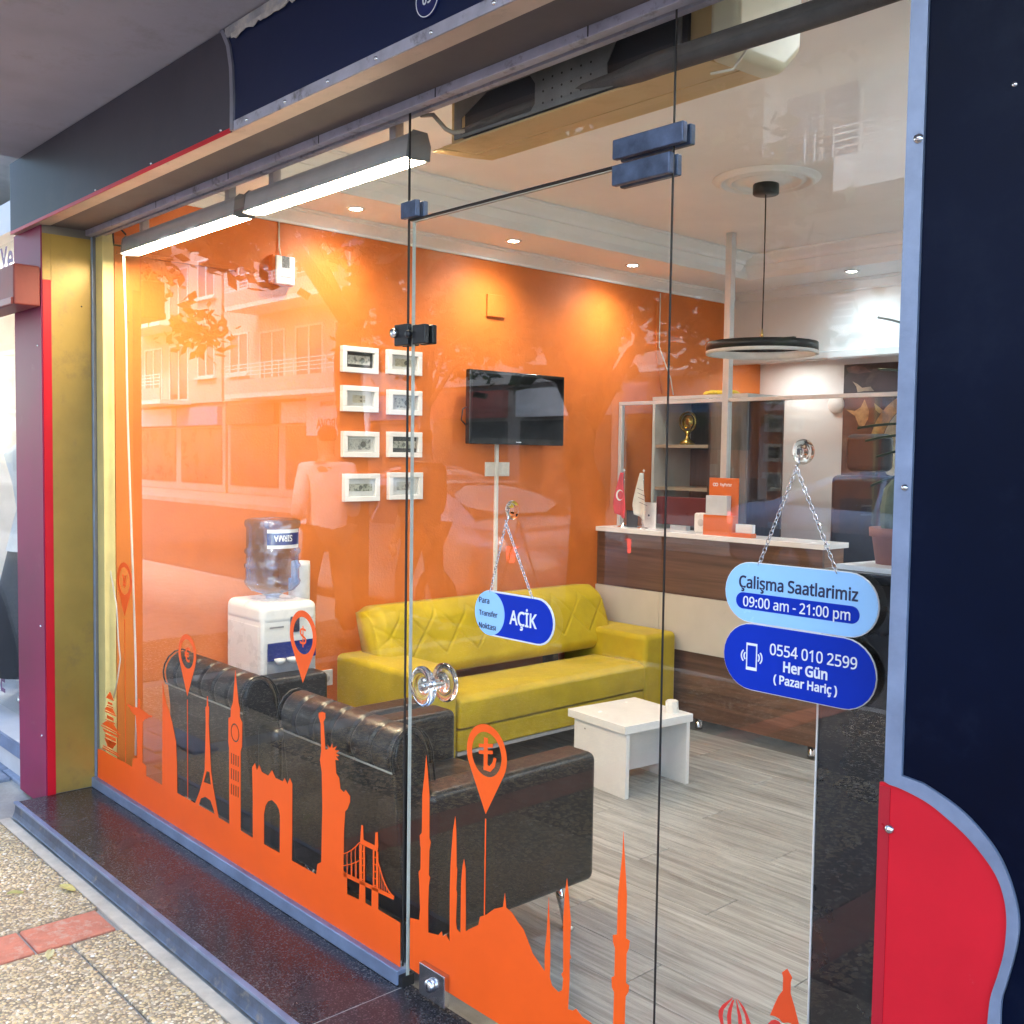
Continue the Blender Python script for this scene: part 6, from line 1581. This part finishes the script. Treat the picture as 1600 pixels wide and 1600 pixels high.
# ---- parked cars
tyre_m = pbr('tyre', (0.018, 0.018, 0.018), 0.8)
rim_m = pbr('alloy_rim', (0.45, 0.46, 0.48), 0.3, 0.9)
tail_m = emit('tail_lamp', (1.0, 0.06, 0.03), 2.2)
cgl = pbr('car_glass', (0.012, 0.014, 0.017), 0.05, 0, 0.1, 3)
def car(x, y, heading, col, label, size=1.0):
    paint = pbr('car_paint_' + label.split()[0], col, 0.22, 0.5, 0.02, 3, coat=0.8)
    t = thing('parked_car', label, 'car', (0, 0, 0), 'cars parked along the street')
    L_ = 4.45; hw = 0.88
    #   s (front 0 .. rear 1), z_low, z_belt, z_top, half width at belt, half width at top
    st_ = [(0.0, 0.32, 0.58, 0.60, 0.62, 0.58), (0.02, 0.22, 0.66, 0.70, 0.76, 0.70), (0.10, 0.19, 0.76, 0.83, 0.85, 0.76), (0.22, 0.18, 0.86, 0.95, hw, 0.78), (0.27, 0.18, 0.90, 1.00, hw, 0.76),
           (0.36, 0.18, 0.92, 1.27, hw, 0.66), (0.43, 0.18, 0.93, 1.40, hw, 0.63), (0.55, 0.18, 0.94, 1.44, hw, 0.62), (0.68, 0.18, 0.96, 1.40, hw, 0.62), (0.78, 0.19, 0.98, 1.24, hw, 0.65),
           (0.86, 0.20, 1.00, 1.06, 0.87, 0.74), (0.94, 0.23, 0.99, 1.03, 0.84, 0.74), (0.985, 0.28, 0.92, 0.98, 0.78, 0.70), (1.0, 0.36, 0.80, 0.84, 0.70, 0.64)]
    bm = B(); rings = []
    for s, zl, zb, zt, wb_, wt in st_:
        xx = (s - 0.5) * L_; zm = zl + (zb - zl) * 0.5
        half = [(wb_ * 0.90, zl), (wb_ * 1.0, zl + 0.10), (wb_ * 1.01, zm), (wb_, zb), (wt, zt - 0.02), (wt * 0.86, zt), (wt * 0.4, zt + 0.012)]
        ring = [(xx, a, z) for a, z in half] + [(xx, -a, z) for a, z in half[::-1]]
        rings.append([bm.verts.new(p) for p in ring])
    for a, c in zip(rings, rings[1:]):
        for k in range(len(a) - 1): bm.faces.new((a[k], a[k + 1], c[k + 1], c[k]))
        bm.faces.new((a[-1], a[0], c[0], c[-1]))
    bm.faces.new(rings[0]); bm.faces.new(rings[-1][::-1])
    body = obj('body', bm, paint, t, smooth=True)
    def P(s, side, f):
        for (s0, *a), (s1, *b_) in zip(st_, st_[1:]):
            if s0 <= s <= s1:
                k = (s - s0) / (s1 - s0); q = [u + (v - u) * k for u, v in zip(a, b_)]
                w_ = q[3] + (q[4] - q[3]) * f; z = q[1] + (q[2] - 0.02 - q[1]) * f
                return ((s - 0.5) * L_, side * (w_ + 0.006), z)
    for side in (1, -1):
        for ss in (((0.345, 0.08), (0.43, 0.84), (0.53, 0.86), (0.53, 0.08)), ((0.545, 0.08), (0.545, 0.86), (0.67, 0.84), (0.755, 0.50), (0.80, 0.12))):
            w_ = B(); vs_ = [w_.verts.new(P(s, side, f)) for s, f in ss]; w_.faces.new(vs_)
            o = obj('side_window', w_, cgl, t)
            md = o.modifiers.new('thickness', 'SOLIDIFY'); md.thickness = 0.008
    for name, a, b_ in (('windscreen', 0.28, 0.42), ('rear_window', 0.695, 0.85)):
        w_ = B()
        def q_(s, side, f):
            p = P(s, side, 1.0); return (p[0] + (0.004 if name == 'rear_window' else -0.004), p[1] * 0.88, p[2] + 0.034)
        w_.faces.new([w_.verts.new(q_(s, sd, 0)) for s, sd in ((a, 1), (a, -1), (b_, -1), (b_, 1))])
        o = obj(name, w_, cgl, t); md = o.modifiers.new('thickness', 'SOLIDIFY'); md.thickness = 0.008
    for sx in (-0.315 * L_, 0.285 * L_):
        for side in (1, -1):
            w_ = lathe('wheel', [(0.20, -0.10), (0.29, -0.105), (0.315, -0.08), (0.315, 0.08), (0.29, 0.105), (0.20, 0.10), (0.20, -0.10)], (sx, side * 0.80, 0.315), tyre_m, t, 'y', 24, cap=False)
            lathe('rim', [(0.0, -0.06), (0.05, -0.07), (0.195, -0.085), (0.20, 0.085), (0.05, 0.07), (0.0, 0.06)], (sx, side * 0.80, 0.315), rim_m, w_, 'y', 20, cap=False)
    for side in (1, -1):
        box('tail_light', 0.465 * L_, 0.493 * L_, side * 0.50, side * 0.79, 0.74, 0.88, tail_m, t)
        box('headlight', -0.492 * L_, -0.455 * L_, side * 0.46, side * 0.74, 0.56, 0.68, steel, t)
        box('mirror', -0.17 * L_, -0.13 * L_, side * 0.90, side * 1.02, 0.96, 1.08, paint, t, bevel=0.02)
    box('number_plate', 0.4935 * L_, 0.4975 * L_, -0.26, 0.26, 0.52, 0.64, sign_white, t)
    t.location = (x, y, -0.20); t.rotation_euler = (0, 0, heading); t.scale = (size, size, size)
    return t
car(-6.55, -5.15, 0.0, (0.72, 0.73, 0.76), 'silver sedan parked at the near kerb behind the white-shirted walker')
car(-3.75, -10.8, PI, (0.34, 0.42, 0.56), 'pale blue sedan standing on the far side of the road', 1.08)
car(-15.5, -12.0, 0.0, (0.60, 0.60, 0.58), 'white sedan parked far along the opposite kerb')
car(2.6, -11.6, PI, (0.30, 0.03, 0.03), 'red sedan parked at the far kerb ahead of the pale blue one')

# ---- passers-by
def person(x, y, heading, label, shirt, trousers, hair=(0.02, 0.015, 0.012)):
    t = thing('person', label, 'person', (x, y, PAVE), 'people on the pavement')
    skin = pbr('skin', (0.48, 0.28, 0.19), 0.5, 0, 0.06, 20)
    def skinned(name, verts, edges, radii, mat, root=0, sub=2):
        me = bpy.data.meshes.new(name); me.from_pydata(verts, edges, [])
        o = bpy.data.objects.new(name, me); COL.objects.link(o)
        sk = o.modifiers.new('skin', 'SKIN')
        lay = me.skin_vertices[0].data if me.skin_vertices else None
        if lay is None:
            bpy.context.view_layer.objects.active = o
            bm = bmesh.new(); bm.from_mesh(me); bm.verts.layers.skin.verify(); bm.to_mesh(me); bm.free(); lay = me.skin_vertices[0].data
        for i, r in enumerate(radii):
            lay[i].radius = r if isinstance(r, tuple) else (r, r); lay[i].use_root = (i == root)
        sb_ = o.modifiers.new('sub', 'SUBSURF'); sb_.levels = sub; sb_.render_levels = sub
        dg = bpy.context.evaluated_depsgraph_get(); dg.update()
        m2 = bpy.data.meshes.new_from_object(o.evaluated_get(dg)); bpy.data.objects.remove(o)
        m2.materials.clear(); m2.materials.append(mat)
        for p in m2.polygons: p.use_smooth = True
        m2.transform(Matrix.Translation((x, y, PAVE)) @ Matrix.Rotation(heading, 4, 'Z'))
        return link(bpy.data.objects.new(name, m2), t)
    st = 0.12   # stride
    J = [(0, 0, 0.95), (0, 0, 1.12), (0, 0.0, 1.34), (0, 0, 1.46), (0, 0.02, 1.53), (0, 0.035, 1.60), (0, 0.03, 1.70),
         (0.19, 0, 1.40), (0.24, -0.03, 1.14), (0.25, 0.06, 0.90), (0.25, 0.09, 0.80), (-0.19, 0, 1.40), (-0.24, 0.03, 1.14), (-0.24, 0.12, 0.92), (-0.235, 0.16, 0.83),
         (0.10, 0, 0.88), (0.11, st, 0.50), (0.115, st * 0.9, 0.08), (0.12, st * 0.9 + 0.15, 0.04), (-0.10, 0, 0.88), (-0.11, -st * 0.3, 0.50), (-0.115, -st * 1.6, 0.09), (-0.12, -st * 1.6 + 0.14, 0.045)]
    Ed = [(0, 1), (1, 2), (2, 3), (3, 4), (4, 5), (5, 6), (2, 7), (7, 8), (8, 9), (9, 10), (2, 11), (11, 12), (12, 13), (13, 14), (0, 15), (15, 16), (16, 17), (17, 18), (0, 19), (19, 20), (20, 21), (21, 22)]
    Rr = [(0.15, 0.11), (0.14, 0.10), (0.16, 0.11), 0.06, 0.062, (0.078, 0.095), (0.065, 0.08), 0.055, 0.043, 0.033, 0.028, 0.055, 0.043, 0.033, 0.028, 0.085, 0.06, 0.04, 0.036, 0.085, 0.06, 0.04, 0.036]
    skinned('body', J, Ed, Rr, skin)
    Js = J[:3] + [J[3]] + [J[7], J[8], (0.245, 0.01, 1.02), J[11], J[12], (-0.24, 0.07, 1.02)]
    Js[0] = (0, 0, 0.78)
    skinned('shirt', Js, [(0, 1), (1, 2), (2, 3), (2, 4), (4, 5), (5, 6), (2, 7), (7, 8), (8, 9)], [(0.185, 0.145), (0.17, 0.13), (0.185, 0.13), 0.072, 0.075, 0.064, 0.058, 0.075, 0.064, 0.058], shirt)
    Jt = [(0, 0, 0.94), J[15], J[16], (0.115, st * 0.9, 0.10), J[19], J[20], (-0.115, -st * 1.55, 0.12)]
    skinned('trousers', Jt, [(0, 1), (1, 2), (2, 3), (0, 4), (4, 5), (5, 6)], [(0.165, 0.125), 0.105, 0.078, 0.065, 0.105, 0.078, 0.065], trousers)
    skinned('hair', [(0, 0.0, 1.60), (0, 0.0, 1.69), (0, 0.03, 1.735)], [(0, 1), (1, 2)], [(0.080, 0.075), (0.086, 0.085), (0.07, 0.075)], pbr('hair_dark', hair, 0.6))
    for s in (1, -1):      # fingers and nose
        hx = 0.25 * s if s > 0 else -0.235; hy, hz = (0.10, 0.78) if s > 0 else (0.17, 0.81)
        fb = B()
        for k in range(4):
            add_tube(fb, [(hx, hy - 0.024 + k * 0.016, hz + 0.01), (hx * 0.98, hy - 0.022 + k * 0.016, hz - 0.045 - 0.008 * (k in (1, 2))), (hx * 0.95, hy - 0.018 + k * 0.015, hz - 0.075 - 0.01 * (k in (1, 2)))], [0.009, 0.008, 0.006], 6)
        add_tube(fb, [(hx, hy + 0.02, hz + 0.03), (hx * 0.97, hy + 0.05, hz - 0.005), (hx * 0.95, hy + 0.052, hz - 0.03)], [0.010, 0.009, 0.007], 6)
        bmesh.ops.transform(fb, matrix=Matrix.Translation((x, y, PAVE)) @ Matrix.Rotation(heading, 4, 'Z'), verts=fb.verts)
        obj('hand', fb, skin, t, smooth=True)
        sh_ = B(); fx, fy = (0.118, st * 0.9) if s > 0 else (-0.118, -st * 1.6)
        add_box(sh_, fx - 0.045, fx + 0.045, fy - 0.07, fy + 0.19, 0.0, 0.085)
        bmesh.ops.transform(sh_, matrix=Matrix.Translation((x, y, PAVE)) @ Matrix.Rotation(heading, 4, 'Z'), verts=sh_.verts)
        obj('shoe', sh_, pbr('shoe_black', (0.02, 0.02, 0.02), 0.5), t, bevel=0.03, seg=3)
    return t
person(-4.75, -2.75, math.radians(100), 'person in a loose white shirt and brown trousers walking on the pavement', pbr('white_shirt', (0.78, 0.78, 0.80), 0.8, 0, 0.04, 9), pbr('brown_trousers', (0.10, 0.06, 0.04), 0.8))
person(-4.55, -3.55, math.radians(80), 'person in dark top and trousers beside the one in white', pbr('dark_top', (0.05, 0.035, 0.03), 0.8), pbr('dark_trousers', (0.03, 0.03, 0.035), 0.8))

# ---- street trees
bark = pbr('bark', (0.09, 0.065, 0.045), 0.9, 0, 0.2, 14, 0.5, 30)
leaf_m = pbr('tree_leaf', (0.055, 0.085, 0.03), 0.55, 0, 0.3, 3, rand=0.0)
def tree(x, y, h, cr, label, seed, base=3.0, n=5200):
    r_ = random.Random(seed)
    t = thing('street_tree', label, 'tree', (x, y, PAVE), 'street trees')
    tb_ = B()
    add_tube(tb_, [(x, y, PAVE - 0.05), (x + 0.05, y, 1.2), (x - 0.03, y + 0.05, base * 0.77), (x, y, base)], [0.16, 0.13, 0.12, 0.10], 10)
    ends = []
    for k in range(7):
        a = k * 0.9 + r_.random(); l = cr * r_.uniform(0.5, 0.9)
        e_ = Vector((x + l * math.cos(a), y + l * math.sin(a), base + (h - base) * r_.uniform(0.1, 0.85)))
        mid = Vector((x, y, base * 0.9)).lerp(e_, 0.5) + Vector((0, 0, 0.25))
        add_tube(tb_, [(x, y, base * 0.87), mid, e_], [0.075, 0.045, 0.02], 7); ends += [mid, e_]
    obj('trunk', tb_, bark, t, smooth=True)
    V_, F_ = [], []
    cl = []
    for k in range(34):
        e_ = ends[r_.randrange(len(ends))]
        cl.append((e_ + Vector((r_.gauss(0, 0.45), r_.gauss(0, 0.45), r_.gauss(0.1, 0.4))), r_.uniform(0.35, 0.7)))
    for k in range(n):
        c, s = cl[r_.randrange(len(cl))]
        p = c + Vector((r_.gauss(0, s * 0.5), r_.gauss(0, s * 0.5), r_.gauss(0, s * 0.38)))
        u = Vector((r_.gauss(0, 1), r_.gauss(0, 1), r_.gauss(0, 0.6))).normalized(); w_ = u.cross(Vector((r_.gauss(0, 1), r_.gauss(0, 1), r_.gauss(0, 1)))).normalized()
        L_ = r_.uniform(0.07, 0.12); i = len(V_)
        V_ += [p - u * L_, p + w_ * L_ * 0.5, p + u * L_, p - w_ * L_ * 0.5]; F_.append((i, i + 1, i + 2, i + 3))
    me = bpy.data.meshes.new('crown'); me.from_pydata([v[:] for v in V_], [], F_); me.materials.append(leaf_m)
    link(bpy.data.objects.new('crown', me), t)
tree(-5.9, -3.75, 6.6, 1.9, 'street tree with a broad crown near the white-shirted walker', 3)
tree(-3.1, -3.95, 5.6, 1.7, 'low-branched street tree nearest the shop door', 21, 1.9, 12000)
tree(-12.5, -3.75, 7.0, 2.0, 'street tree further along the near kerb', 5)
tree(2.2, -13.6, 7.5, 2.1, 'street tree on the far pavement opposite the entrance', 8)
tree(-17.5, -13.6, 7.0, 2.1, 'street tree on the far pavement, second from the red car', 11)
